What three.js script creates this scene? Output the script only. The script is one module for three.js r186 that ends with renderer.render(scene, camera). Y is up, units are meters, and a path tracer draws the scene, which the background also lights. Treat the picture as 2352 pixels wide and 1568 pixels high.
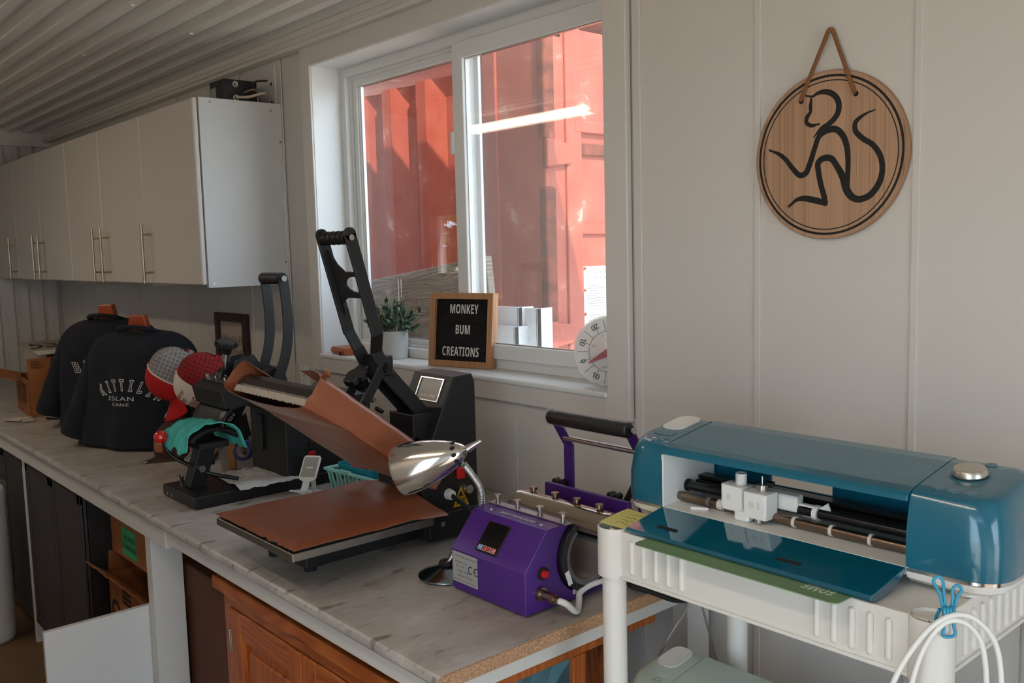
import * as THREE from 'three';
import { RoundedBoxGeometry } from 'three/addons/geometries/RoundedBoxGeometry.js';
import { ConvexGeometry } from 'three/addons/geometries/ConvexGeometry.js';
import { mergeGeometries, mergeVertices, toCreasedNormals } from 'three/addons/utils/BufferGeometryUtils.js';
import { ImprovedNoise } from 'three/addons/math/ImprovedNoise.js';
import { RectAreaLightUniformsLib } from 'three/addons/lights/RectAreaLightUniformsLib.js';

// ---------- camera, sky, sun, exposure ----------
const scene = new THREE.Scene();
const camera = new THREE.PerspectiveCamera(40.92, 2352 / 1568, 0.05, 200);
camera.position.set(0, 1.63, 1.711);
camera.rotation.set(THREE.MathUtils.degToRad(-5.802), THREE.MathUtils.degToRad(48.971), THREE.MathUtils.degToRad(-1.458), 'YXZ');
const renderer = new THREE.WebGLRenderer({ antialias: true });
renderer.toneMapping = THREE.LinearToneMapping;
renderer.toneMappingExposure = 1.0;
renderer.shadowMap.enabled = true;
RectAreaLightUniformsLib.init();

const SKY = 4.8;
const SUN = new THREE.Vector3(3.0, 2.88, 0.8).normalize();
scene.background = new THREE.Color(0.80, 1.0, 1.2).multiplyScalar(SKY);   // hazy white sky
const sun = new THREE.DirectionalLight(new THREE.Color(1, 0.93, 0.84), 8.0);
sun.position.copy(SUN).multiplyScalar(20).add(new THREE.Vector3(-2, 1, -0.5));
sun.target.position.set(-2, 1, -0.5);
sun.castShadow = true;
sun.shadow.mapSize.set(2048, 2048);
Object.assign(sun.shadow.camera, { left: -8, right: 8, top: 6, bottom: -6, near: 1, far: 50 });
scene.add(sun, sun.target);
const TUBE_FAR = 7, TUBE_NEAR = 7;   // fluorescent tubes of the ceiling lights

// ---------- helpers ----------
let seed = 7;
const rnd = () => { seed = (seed * 1664525 + 1013904223) >>> 0; return seed / 4294967296; };
const perlin = new ImprovedNoise();
const noise = (x, y, z = 0) => perlin.noise(x, y, z);
const V = (x, y, z) => new THREE.Vector3(x, y, z);
const V2 = (x, y) => new THREE.Vector2(x, y);
const R = THREE.MathUtils.degToRad;

// one clean geometry: position, normal, uv (in metres, by the main direction of each face)
function clean(g, keepUv = false) {
  let n = g.index ? g.toNonIndexed() : g.clone();
  if (!n.attributes.normal) n.computeVertexNormals();
  for (const k of Object.keys(n.attributes)) if (!['position', 'normal', 'uv'].includes(k)) n.deleteAttribute(k);
  if (!keepUv || !n.attributes.uv) {
    const p = n.attributes.position, uv = new Float32Array(p.count * 2), a = V(), b = V(), c = V();
    for (let i = 0; i < p.count; i += 3) {
      a.fromBufferAttribute(p, i); b.fromBufferAttribute(p, i + 1); c.fromBufferAttribute(p, i + 2);
      const nn = b.clone().sub(a).cross(c.clone().sub(a));
      const ax = Math.abs(nn.x), ay = Math.abs(nn.y), az = Math.abs(nn.z);
      [a, b, c].forEach((v, j) => {
        const k = (i + j) * 2;
        if (ay >= ax && ay >= az) { uv[k] = v.x; uv[k + 1] = v.z; }
        else if (ax >= az) { uv[k] = v.z; uv[k + 1] = v.y; }
        else { uv[k] = v.x; uv[k + 1] = v.y; }
      });
    }
    n.setAttribute('uv', new THREE.BufferAttribute(uv, 2));
  }
  n.clearGroups?.();
  return n;
}
function at(g, x = 0, y = 0, z = 0, rx = 0, ry = 0, rz = 0) {
  g = g.clone();
  if (rx || ry || rz) g.applyMatrix4(new THREE.Matrix4().makeRotationFromEuler(new THREE.Euler(rx, ry, rz)));
  return g.translate(x, y, z);
}
function box(w, h, d, r = 0) {
  const m = Math.min(w, h, d);
  return r > 0 ? new RoundedBoxGeometry(w, h, d, 2, Math.min(r, m * 0.49)) : new THREE.BoxGeometry(w, h, d);
}
// box from corner to corner
const bb = (x0, x1, y0, y1, z0, z1, r = 0) => at(box(Math.abs(x1 - x0), Math.abs(y1 - y0), Math.abs(z1 - z0), r), (x0 + x1) / 2, (y0 + y1) / 2, (z0 + z1) / 2);
const cyl = (r0, r1, h, n = 24) => new THREE.CylinderGeometry(r1, r0, h, n);
// cylinder between two points
function rod(a, b, r0, r1 = r0, n = 16) {
  const d = b.clone().sub(a), g = new THREE.CylinderGeometry(r1, r0, d.length(), n);
  g.applyQuaternion(new THREE.Quaternion().setFromUnitVectors(V(0, 1, 0), d.clone().normalize()));
  return g.translate((a.x + b.x) / 2, (a.y + b.y) / 2, (a.z + b.z) / 2);
}
function tube(pts, r, n = 40, sides = 10, closed = false, tension = 0.5) {
  return new THREE.TubeGeometry(new THREE.CatmullRomCurve3(pts, closed, 'catmullrom', tension), n, r, sides, closed);
}
const lathe = (pts, n = 32) => new THREE.LatheGeometry(pts.map((p) => V2(p[0], p[1])), n);
function shape(pts) { const s = new THREE.Shape(); pts.forEach((p, i) => (i ? s.lineTo(p[0], p[1]) : s.moveTo(p[0], p[1]))); s.closePath(); return s; }
// extruded outline in xy, thickness d along z, centred on z = 0
function plate(pts, d, bevel = 0, holes = []) {
  const s = pts.getPoints ? pts : shape(pts);
  for (const h of holes) { const p = new THREE.Path(); h.forEach((q, i) => (i ? p.lineTo(q[0], q[1]) : p.moveTo(q[0], q[1]))); p.closePath(); s.holes.push(p); }
  const g = new THREE.ExtrudeGeometry(s, { depth: d - 2 * bevel, bevelEnabled: bevel > 0, bevelThickness: bevel, bevelSize: bevel, bevelOffset: -bevel, bevelSegments: 2, curveSegments: 16 });
  return g.translate(0, 0, -d / 2 + bevel);
}
function roundRect(w, h, r, cx = 0, cy = 0) {
  const s = new THREE.Shape(), x = cx - w / 2, y = cy - h / 2;
  s.moveTo(x + r, y); s.lineTo(x + w - r, y); s.absarc(x + w - r, y + r, r, -Math.PI / 2, 0); s.lineTo(x + w, y + h - r);
  s.absarc(x + w - r, y + h - r, r, 0, Math.PI / 2); s.lineTo(x + r, y + h); s.absarc(x + r, y + h - r, r, Math.PI / 2, Math.PI);
  s.lineTo(x, y + r); s.absarc(x + r, y + r, r, Math.PI, 1.5 * Math.PI); return s;
}
// surface from a grid function f(u, v) -> Vector3, both 0..1
function sheet(f, nu, nv, keep = false) {
  const pos = [], uv = [], idx = [];
  for (let j = 0; j <= nv; j++) for (let i = 0; i <= nu; i++) { const p = f(i / nu, j / nv); pos.push(p.x, p.y, p.z); uv.push(i / nu, j / nv); }
  for (let j = 0; j < nv; j++) for (let i = 0; i < nu; i++) { const a = j * (nu + 1) + i; idx.push(a, a + 1, a + nu + 2, a, a + nu + 2, a + nu + 1); }
  const g = new THREE.BufferGeometry();
  g.setAttribute('position', new THREE.Float32BufferAttribute(pos, 3)); g.setAttribute('uv', new THREE.Float32BufferAttribute(uv, 2)); g.setIndex(idx); g.computeVertexNormals();
  return g;
}
// the same sheet with thickness t
function thick(f, nu, nv, t) {
  const a = sheet(f, nu, nv), p = a.attributes.position, n = a.attributes.normal, N = p.count, pos = [], uv = [], idx = [];
  for (const s of [0.5, -0.5]) for (let i = 0; i < N; i++) { pos.push(p.getX(i) + n.getX(i) * t * s, p.getY(i) + n.getY(i) * t * s, p.getZ(i) + n.getZ(i) * t * s); uv.push(a.attributes.uv.getX(i), a.attributes.uv.getY(i)); }
  const q = a.index.array;
  for (let i = 0; i < q.length; i += 3) { idx.push(q[i], q[i + 1], q[i + 2], q[i] + N, q[i + 2] + N, q[i + 1] + N); }
  const edge = [];
  for (let i = 0; i < nu; i++) { edge.push([i, i + 1]); edge.push([nv * (nu + 1) + i + 1, nv * (nu + 1) + i]); }
  for (let j = 0; j < nv; j++) { edge.push([(j + 1) * (nu + 1), j * (nu + 1)]); edge.push([j * (nu + 1) + nu, (j + 1) * (nu + 1) + nu]); }
  for (const [x, y] of edge) idx.push(x, x + N, y + N, x, y + N, y);
  const g = new THREE.BufferGeometry();
  g.setAttribute('position', new THREE.Float32BufferAttribute(pos, 3)); g.setAttribute('uv', new THREE.Float32BufferAttribute(uv, 2)); g.setIndex(idx); g.computeVertexNormals();
  return g;
}
const taken = {};
function numbered(n) { const k = taken[n] = (taken[n] ?? -1) + 1; return k ? n + '_' + String(k).padStart(3, '0') : n; }
// one mesh from one or several geometries
function part(parent, name, geos, material, label, keepUv = false) {
  const list = (Array.isArray(geos) ? geos : [geos]).map((g) => clean(g, keepUv));
  const m = new THREE.Mesh(list.length > 1 ? mergeGeometries(list) : list[0], material);
  m.name = parent === scene ? numbered(name) : name; m.castShadow = m.receiveShadow = true;
  if (label) m.userData.label = label;
  parent.add(m); return m;
}
function thing(name, label, category, [x, y, z] = [0, 0, 0], turn = 0, group) {
  const o = new THREE.Group(); o.name = numbered(name); o.position.set(x, y, z); o.rotation.y = turn;
  o.userData = { label, category }; if (group) o.userData.group = group;
  scene.add(o); return o;
}
function structure(name) { const o = new THREE.Group(); o.name = numbered(name); o.userData.kind = 'structure'; scene.add(o); return o; }
function one(name, label, category, geos, material, group, keepUv) { const m = part(scene, name, geos, material, null, keepUv); m.userData = { label, category }; if (group) m.userData.group = group; return m; }

// ---------- textures and materials ----------
function tex(w, h, f, srgb = true, rep = [1, 1]) {
  const d = new Uint8Array(w * h * 4);
  for (let y = 0; y < h; y++) for (let x = 0; x < w; x++) { const c = f(x / w, y / h, x, y); for (let k = 0; k < 3; k++) d[(y * w + x) * 4 + k] = Math.max(0, Math.min(255, c[k] ?? c[0])); d[(y * w + x) * 4 + 3] = 255; }
  const t = new THREE.DataTexture(d, w, h); t.wrapS = t.wrapT = THREE.RepeatWrapping; t.magFilter = t.minFilter = THREE.LinearFilter; t.repeat.set(...rep);
  if (srgb) t.colorSpace = THREE.SRGBColorSpace; t.needsUpdate = true; return t;
}
function print(w, h, draw) {   // flat print: lettering, labels, screens
  const c = document.createElement('canvas'); c.width = w; c.height = h; const x = c.getContext('2d'); draw(x, w, h);
  const t = new THREE.CanvasTexture(c); t.colorSpace = THREE.SRGBColorSpace; t.magFilter = THREE.LinearFilter; return t;
}
const hexc = (h) => [(h >> 16) & 255, (h >> 8) & 255, h & 255];
const mix = (a, b, t) => a.map((v, i) => v + (b[i] - v) * t);
const std = (color, roughness = 0.6, metalness = 0, more = {}) => new THREE.MeshStandardMaterial({ color, roughness, metalness, ...more });
const phys = (color, roughness = 0.4, metalness = 0, more = {}) => new THREE.MeshPhysicalMaterial({ color, roughness, metalness, ...more });
const decal = (t, roughness = 0.6, more = {}) => new THREE.MeshStandardMaterial({ map: t, transparent: true, roughness, ...more });
// tileable fractal noise
function fbm(u, v, fx, fy, oct = 4, s = 0) {
  let a = 0, k = 0.5, n = 0;
  for (let o = 0; o < oct; o++) {
    const X = u * fx, Y = v * fy, bl = (x, y) => noise(x, y, s + o * 7.3);
    const w = (1 - u), q = (1 - v);
    a += k * (bl(X, Y) * w * q + bl(X - fx, Y) * u * q + bl(X, Y - fy) * w * v + bl(X - fx, Y - fy) * u * v) / Math.sqrt((w * w + u * u) * (q * q + v * v)) * 0.8;
    n += k; k *= 0.5; fx *= 2; fy *= 2;
  }
  return a / n;
}
const grain = tex(256, 256, (u, v) => { const n = 128 + 110 * fbm(u, v, 60, 60, 3, 3); return [n, n, n]; }, false, [6, 6]);
const M = {};
M.wall = std(0xcfc9c2, 0.55, 0, { bumpMap: grain, bumpScale: 0.0001 });
M.trim = std(0xd3cdc6, 0.45);
M.vinyl = phys(0xe0e0de, 0.35);
M.black = std(0x111112, 0.5, 0, { bumpMap: grain, bumpScale: 0.00015 });
M.blackSatin = std(0x0e0e10, 0.38);
M.blackPlastic = std(0x151516, 0.42);
M.rubber = std(0x121212, 0.75);
M.chrome = std(0xd8d8d8, 0.12, 1);
M.steel = std(0xb9b4ad, 0.3, 1);
M.bolt = std(0xb8b8b4, 0.25, 1);
M.whitePlastic = phys(0xe6e4df, 0.38);
M.red = phys(0xb01010, 0.25);
// box bar from a to b; w across, h along "up"
function beam(a, b, w, h, up = V(0, 1, 0), r = 0.0015) {
  const z = b.clone().sub(a), L = z.length(); z.normalize(); const x = up.clone().cross(z).normalize(), y = z.clone().cross(x);
  return box(w, h, L, r).applyMatrix4(new THREE.Matrix4().makeBasis(x, y, z)).translate((a.x + b.x) / 2, (a.y + b.y) / 2, (a.z + b.z) / 2);
}
// extrusion of a (z, y) outline along x from x0 to x1
function slab(zy, x0, x1, bevel = 0, holes = []) {
  return plate(zy.map(([z, y]) => [-z, y]), x1 - x0, bevel, holes.map((h) => h.map(([z, y]) => [-z, y]))).rotateY(Math.PI / 2).translate((x0 + x1) / 2, 0, 0);
}
// knob with n lobes, axis along y, radius r, height h
function lobed(r, h, n = 6, depth = 0.16) {
  const p = []; for (let i = 0; i < 72; i++) { const a = i / 72 * 2 * Math.PI, k = r * (1 - depth * (0.5 - 0.5 * Math.cos(n * a)) ** 1.5); p.push([k * Math.cos(a), k * Math.sin(a)]); }
  return plate(p, h, h * 0.18).rotateX(Math.PI / 2);
}
function lookAlong(g, from, dir) { return g.applyQuaternion(new THREE.Quaternion().setFromUnitVectors(V(0, 1, 0), dir.clone().normalize())).translate(from.x, from.y, from.z); }
// ---------- the room: a lined shipping container ----------
const XL = -6.43, XR = 2.2, ZB = 2.36, WX0 = -3.025, WX1 = -1.58, WY0 = 1.26, WY1 = 2.305;   // WX, WY: window opening
{
  const w = structure('wall_front');
  part(w, 'wall_core', [bb(XL - 0.1, WX0 - 0.014, -0.1, 2.62, -0.15, -0.004), bb(WX1 + 0.014, XR + 0.1, -0.1, 2.62, -0.15, -0.004), bb(WX0 - 0.014, WX1 + 0.014, -0.1, WY0 - 0.016, -0.15, -0.004), bb(WX0 - 0.014, WX1 + 0.014, WY1 + 0.014, 2.62, -0.15, -0.004)], M.wall);
  const seams = [XL, -6.04, -5.695, -5.35, -5.005, -4.66, -4.315, -3.97, -3.625, -3.28, -2.649, -2.304, -1.958, -1.492, -1.147, -0.802, -0.457, -0.112, 0.233, 0.578, 0.923, 1.268, 1.613, 1.958, XR];
  for (let i = 0; i + 1 < seams.length; i++) {
    const a = seams[i] + 0.004, b = seams[i + 1] - 0.004, low = b > -3.1 && a < -1.5;
    part(w, 'wall_panel', bb(a, b, 0, low ? 1.2 : 2.39, -0.004, 0.0005, 0.0012), M.wall);
    if (i && seams[i] !== -1.492) part(w, 'batten', [bb(seams[i] - 0.0085, seams[i] + 0.0065, 0, low && a > -2.9 || seams[i] === -2.649 ? 1.2 : 2.39, 0, 0.004, 0.0015)], M.wall);
  }
  part(w, 'batten', bb(-1.496, -1.472, 0, 2.39, 0, 0.006, 0.002), M.wall);
  const rail = structure('ceiling_rail');
  part(rail, 'rail_beam', bb(XL, XR, 2.372, 2.46, 0, 0.045, 0.004), M.ceil = std(0xdcd6ce, 0.36, 0, { bumpMap: grain, bumpScale: 0.0001 }));
  part(rail, 'rail_lip', [bb(XL, XR, 2.385, 2.39, 0.04, 0.056, 0.002), bb(XL, XR, 2.405, 2.47, 0.04, 0.052, 0.003)], M.ceil);
}
{ // corrugated steel roof, ridges along the room
  const c = structure('ceiling'), pts = [], P = 0.098;
  for (let z = 0.03; z < ZB + 0.1; z += P) pts.push([z, 2.425], [z + 0.037, 2.425], [z + 0.054, 2.452], [z + 0.085, 2.452]);
  const top = pts.slice().reverse().map((p) => [p[0], 2.56]);
  const g = plate([...pts, ...top], XR - XL + 0.2);
  // outline x is world z, depth is world x
  g.applyMatrix4(new THREE.Matrix4().makeBasis(V(0, 0, 1), V(0, 1, 0), V(1, 0, 0))).translate((XL + XR) / 2, 0, 0);
  { const i = g.index, p = g.attributes.position; if (!i) for (let k = 0; k < p.count; k += 3) for (const at of Object.values(g.attributes)) { const s = at.itemSize; for (let q = 0; q < s; q++) { const t = at.array[(k + 1) * s + q]; at.array[(k + 1) * s + q] = at.array[(k + 2) * s + q]; at.array[(k + 2) * s + q] = t; } } }
  part(c, 'roof_sheet', g, M.ceil);
  part(c, 'roof_slab', bb(XL - 0.1, XR + 0.1, 2.56, 2.62, -0.15, ZB + 0.12), M.ceil);
  const sg = at(lathe([[0, -0.007], [0.006, -0.006], [0.008, -0.002], [0.011, 0], [0, 0.001]], 12), 0, 2.426, 0);
  for (const [x, z] of [[-2.75, 1.03], [-3.02, 0.64], [-3.28, 0.34], [-4.4, 0.93], [-3.85, 0.54], [-4.9, 0.64], [-2.2, 1.42], [-1.7, 0.64]]) {
    const zz = 0.03 + Math.round((z - 0.03) / P) * P + 0.018; part(c, 'screw', at(sg, x, 0, zz), M.ceil);
  }
}
{ // far end wall: white corrugated steel, ribs upright
  const w = structure('wall_left'), pts = [], P = 0.0845;
  for (let z = 0.02; z < ZB; z += P) pts.push([z, 0], [z + 0.006, 0.02], [z + 0.05, 0.02], [z + 0.062, 0]);
  const g = plate([...pts, [ZB, 0], [ZB, -0.08], [0, -0.08], [0, 0]], 2.5);   // x = world z, y = world x
  g.applyMatrix4(new THREE.Matrix4().makeBasis(V(0, 0, 1), V(1, 0, 0), V(0, 1, 0))).translate(XL - 0.02, 1.25, 0);
  part(w, 'wall_sheet', g, M.wall);
  part(w, 'top_beam', bb(XL - 0.02, XL + 0.03, 2.345, 2.46, 0, ZB, 0.003), M.ceil);
  const rv = at(new THREE.SphereGeometry(0.011, 12, 8), 0, 0, 0).scale(0.5, 1, 1);
  for (const [y, z] of [[1.156, 0.125], [1.157, 0.378], [1.157, 0.63], [1.157, 0.885]]) part(w, 'rivet', at(rv, XL + 0.001, y, z), M.wall);
}
{
  // right end: wide open cargo doorway
  const w = structure('wall_right'); part(w, 'wall_sheet', bb(XR, XR + 0.1, 0, 2.6, -0.1, 0.75), M.wall); part(w, 'wall_sheet', bb(XR, XR + 0.1, 0, 2.6, 2.1, ZB + 0.1), M.wall); part(w, 'wall_sheet', bb(XR, XR + 0.1, 2.02, 2.6, 0.75, 2.1), M.wall);
  // back wall: glazed door on the right, small window at the far left
  const b = structure('wall_back'), z0 = ZB, z1 = ZB + 0.12;
  part(b, 'wall_panel', bb(XL, -5.95, 0, 2.6, z0, z1), M.wall); part(b, 'wall_panel', bb(-5.3, -0.5, 0, 2.6, z0, z1), M.wall); part(b, 'wall_panel', bb(0.56, XR + 0.1, 0, 2.6, z0, z1), M.wall);
  part(b, 'wall_panel', bb(-5.95, -5.3, 0, 1.4, z0, z1), M.wall); part(b, 'wall_panel', bb(-5.95, -5.3, 1.95, 2.6, z0, z1), M.wall); part(b, 'wall_panel', bb(-0.5, 0.56, 2.1, 2.6, z0, z1), M.wall);
}
M.pane = phys(0xffffff, 0, 0, { transmission: 1, ior: 1.5, thickness: 0 });
const pane = (x0, x1, y0, y1, z) => at(new THREE.PlaneGeometry(x1 - x0, y1 - y0), (x0 + x1) / 2, (y0 + y1) / 2, z);
function frameRect(x0, x1, y0, y1, z0, z1, w, r = 0.003) { return [bb(x0, x0 + w, y0, y1, z0, z1, r), bb(x1 - w, x1, y0, y1, z0, z1, r), bb(x0 + w - 0.002, x1 - w + 0.002, y1 - w, y1, z0, z1, r), bb(x0 + w - 0.002, x1 - w + 0.002, y0, y0 + w, z0, z1, r)]; }
{
  const d = structure('door_1'); part(d, 'door_frame', frameRect(-0.5, 0.56, 0, 2.1, ZB + 0.03, ZB + 0.08, 0.08), M.vinyl);
  part(d, 'glass', pane(-0.43, 0.49, 0.07, 2.03, ZB + 0.052), M.pane);
  const w = structure('window_2'); part(w, 'window_frame', frameRect(-5.95, -5.3, 1.4, 1.95, ZB + 0.02, ZB + 0.08, 0.05), M.vinyl); part(w, 'glass', pane(-5.91, -5.34, 1.44, 1.91, ZB + 0.05), M.pane);
}
{ // floor
  const t = tex(512, 512, (u, v) => { const n = fbm(u, v, 5, 5, 5, 1), m = fbm(u, v, 40, 14, 3, 9); return mix(hexc(0x55402c), hexc(0x8a6a48), 0.45 + 0.8 * n + 0.3 * m); }, true, [0.7, 0.7]);
  const f = structure('floor'); part(f, 'floor_sheet', bb(XL - 0.1, XR + 0.1, -0.1, 0, -0.15, ZB + 0.12), std(0xffffff, 0.5, 0, { map: t }));
}
{ // window casing and jambs
  const t = structure('trim_1'), o = 0.068;
  part(t, 'casing_board', bb(WX0 - o, WX0, WY0 - o, 2.373, 0, 0.02, 0.003), M.trim); part(t, 'casing_board', bb(WX1, WX1 + 0.075, WY0 - o, 2.373, 0, 0.02, 0.003), M.trim);
  part(t, 'casing_board', bb(WX0, WX1, WY1, 2.373, 0, 0.02, 0.003), M.trim); part(t, 'casing_board', bb(WX0, WX1, WY0 - o, WY0 - 0.006, 0, 0.02, 0.003), M.trim);
  part(t, 'jamb', bb(WX0 - 0.014, WX0 + 0.002, WY0, WY1, -0.13, 0.012, 0.002), M.vinyl); part(t, 'jamb', bb(WX1 - 0.002, WX1 + 0.014, WY0, WY1, -0.13, 0.012, 0.002), M.vinyl);
  part(t, 'head_jamb', bb(WX0, WX1, WY1 - 0.002, WY1 + 0.014, -0.13, 0.012, 0.002), M.vinyl);
  part(t, 'window_sill', bb(WX0 - 0.012, WX1, WY0 - 0.016, WY0, -0.13, 0.026, 0.006), M.vinyl);
}
{ // sliding vinyl window, two sashes
  const w = structure('window_1'), z0 = -0.145, z1 = -0.105;
  part(w, 'outer_frame', [...frameRect(WX0, WX1, WY0, WY1, z0, z1, 0.034), ...frameRect(WX0 + 0.03, WX1 - 0.03, WY0 + 0.03, WY1 - 0.03, z0 - 0.02, z1 - 0.018, 0.016, 0.002)], M.vinyl);
  // left sash behind
  const L = [-2.975, -2.29, 1.296, 2.262];
  part(w, 'sash_frame', [...frameRect(...L, z0 - 0.012, z1 - 0.024, 0.026), bb(-2.949, -2.942, 1.32, 2.236, z0 - 0.004, z1 - 0.03, 0.001), bb(-2.938, -2.934, 1.32, 2.236, z0 - 0.006, z1 - 0.034, 0.001)], M.vinyl);
  for (const z of [-0.139, -0.153]) part(w, 'glass_pane', pane(L[0] + 0.024, L[1] - 0.024, L[2] + 0.024, L[3] - 0.024, z), M.pane);
  part(w, 'glass_spacer', frameRect(L[0] + 0.024, L[1] - 0.024, L[2] + 0.024, L[3] - 0.024, -0.152, -0.14, 0.006, 0), M.steel);
  // right sash in front
  const Q = [-2.328, -1.6, 1.292, 2.27];
  part(w, 'sash_frame', [bb(Q[0], Q[0] + 0.052, Q[2], Q[3], -0.124, -0.092, 0.003), bb(Q[1] - 0.045, Q[1], Q[2], Q[3], -0.124, -0.092, 0.003), bb(Q[0] + 0.05, Q[1] - 0.043, Q[3] - 0.05, Q[3], -0.124, -0.092, 0.003), bb(Q[0] + 0.05, Q[1] - 0.043, Q[2], Q[2] + 0.045, -0.124, -0.092, 0.003)], M.vinyl);
  for (const z of [-0.103, -0.117]) part(w, 'glass_pane', pane(Q[0] + 0.05, Q[1] - 0.043, Q[2] + 0.043, Q[3] - 0.048, z), M.pane);
  part(w, 'glass_spacer', frameRect(Q[0] + 0.05, Q[1] - 0.043, Q[2] + 0.043, Q[3] - 0.048, -0.116, -0.104, 0.005, 0), M.steel);
  const screenTex = tex(64, 64, (u, v) => { const s = ((u * 8) % 1 < 0.22) || ((v * 8) % 1 < 0.22) ? 255 : 0; return [s, s, s]; }, false, [1, 1]); screenTex.repeat.set(58, 76);
  part(w, 'insect_screen', at(new THREE.PlaneGeometry(0.66, 0.9), -1.94, 1.78, -0.158), std(0xb9bbbb, 0.6, 0, { alphaMap: screenTex, transparent: true, side: THREE.DoubleSide }), null, true);
  part(w, 'screen_frame', frameRect(-2.3, -1.595, 1.3, 2.26, -0.164, -0.152, 0.028, 0.002), M.vinyl);
  part(w, 'sash_latch', [bb(-2.336, -2.322, 1.93, 2.0, -0.1, -0.082, 0.004)], M.vinyl);
}
{ // ceiling lights: two twin-tube battens
  M.tube = new THREE.MeshStandardMaterial({ color: 0xffffff, emissive: new THREE.Color(1, 0.86, 0.7), emissiveIntensity: 13 });
  const make = (cx, label, power) => {
    const t = thing('ceiling_light', label, 'light', [cx, 2.425, 1.76]);
    part(t, 'housing', [bb(-0.66, 0.66, -0.03, 0, -0.05, 0.05, 0.006)], M.whitePlastic);
    for (const z of [-0.028, 0.028]) part(t, 'tube', rod(V(-0.62, -0.048, z), V(0.62, -0.048, z), 0.013), M.tube);
    for (const x of [-0.64, 0.64]) part(t, 'end_cap', bb(x - 0.02, x + 0.02, -0.065, -0.028, -0.05, 0.05, 0.005), M.whitePlastic);
    const l = new THREE.RectAreaLight(new THREE.Color(1, 0.86, 0.7), power, 1.24, 0.085);
    l.position.set(cx, 2.355, 1.76); l.rotation.x = -Math.PI / 2; l.castShadow = true; scene.add(l);
  };
  make(-4.16, 'twin-tube ceiling light above the far half of the room, mirrored in the window', TUBE_FAR);
  make(-0.9, 'twin-tube ceiling light above the near end of the room', TUBE_NEAR);
}
// ---------- outside the window ----------
{
  const t = tex(256, 256, (u, v) => { const n = fbm(u, v, 12, 12, 5, 2); return mix(hexc(0xb0a696), hexc(0xd8cfc0), 0.5 + n); }, true, [0.6, 0.6]);
  const g = structure('ground'); part(g, 'ground_sheet', bb(-40, 40, -0.4, -0.2, -40, 40), std(0xffffff, 0.95, 0, { map: t }));
  const r = structure('roof_overhang'); part(r, 'overhang_board', bb(-7, -1.1, 2.72, 2.78, -0.62, 0.1, 0.004), std(0x9a958c, 0.6));
  part(r, 'bracket', [0, 1, 2, 3, 4].map((i) => bb(-6.5 + i * 1.25, -6.45 + i * 1.25, 2.62, 2.73, -0.3, 0.05)), std(0x9a958c, 0.6));
}
const paint = tex(512, 512, (u, v) => {   // red container paint, chalked and scuffed
  const n = fbm(u, v, 6, 6, 5, 4), s = fbm(u, v, 50, 6, 3, 8), k = fbm(u, v, 30, 30, 3, 5);
  let c = mix(hexc(0xa8402e), hexc(0xc46e58), 0.5 + 0.9 * n + 0.25 * s);
  if (n + 0.5 * k > 0.28) c = mix(c, hexc(0xd7a598), Math.min(1, (n + 0.5 * k - 0.28) * 5));
  if (-n + 0.4 * k > 0.36) c = mix(c, hexc(0x5a2a1c), Math.min(1, (-n + 0.4 * k - 0.36) * 6));
  return c;
}, true, [1.1, 1.1]);
M.paint = std(0xffffff, 0.6, 0, { map: paint });
M.rustPaint = std(0xffffff, 0.85, 0, { map: tex(256, 256, (u, v) => { const n = fbm(u, v, 10, 10, 5, 12); return mix(hexc(0x4e2417), hexc(0xa8533a), 0.5 + 1.1 * n); }, true, [2, 2]), bumpMap: grain, bumpScale: 0.003 });
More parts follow.
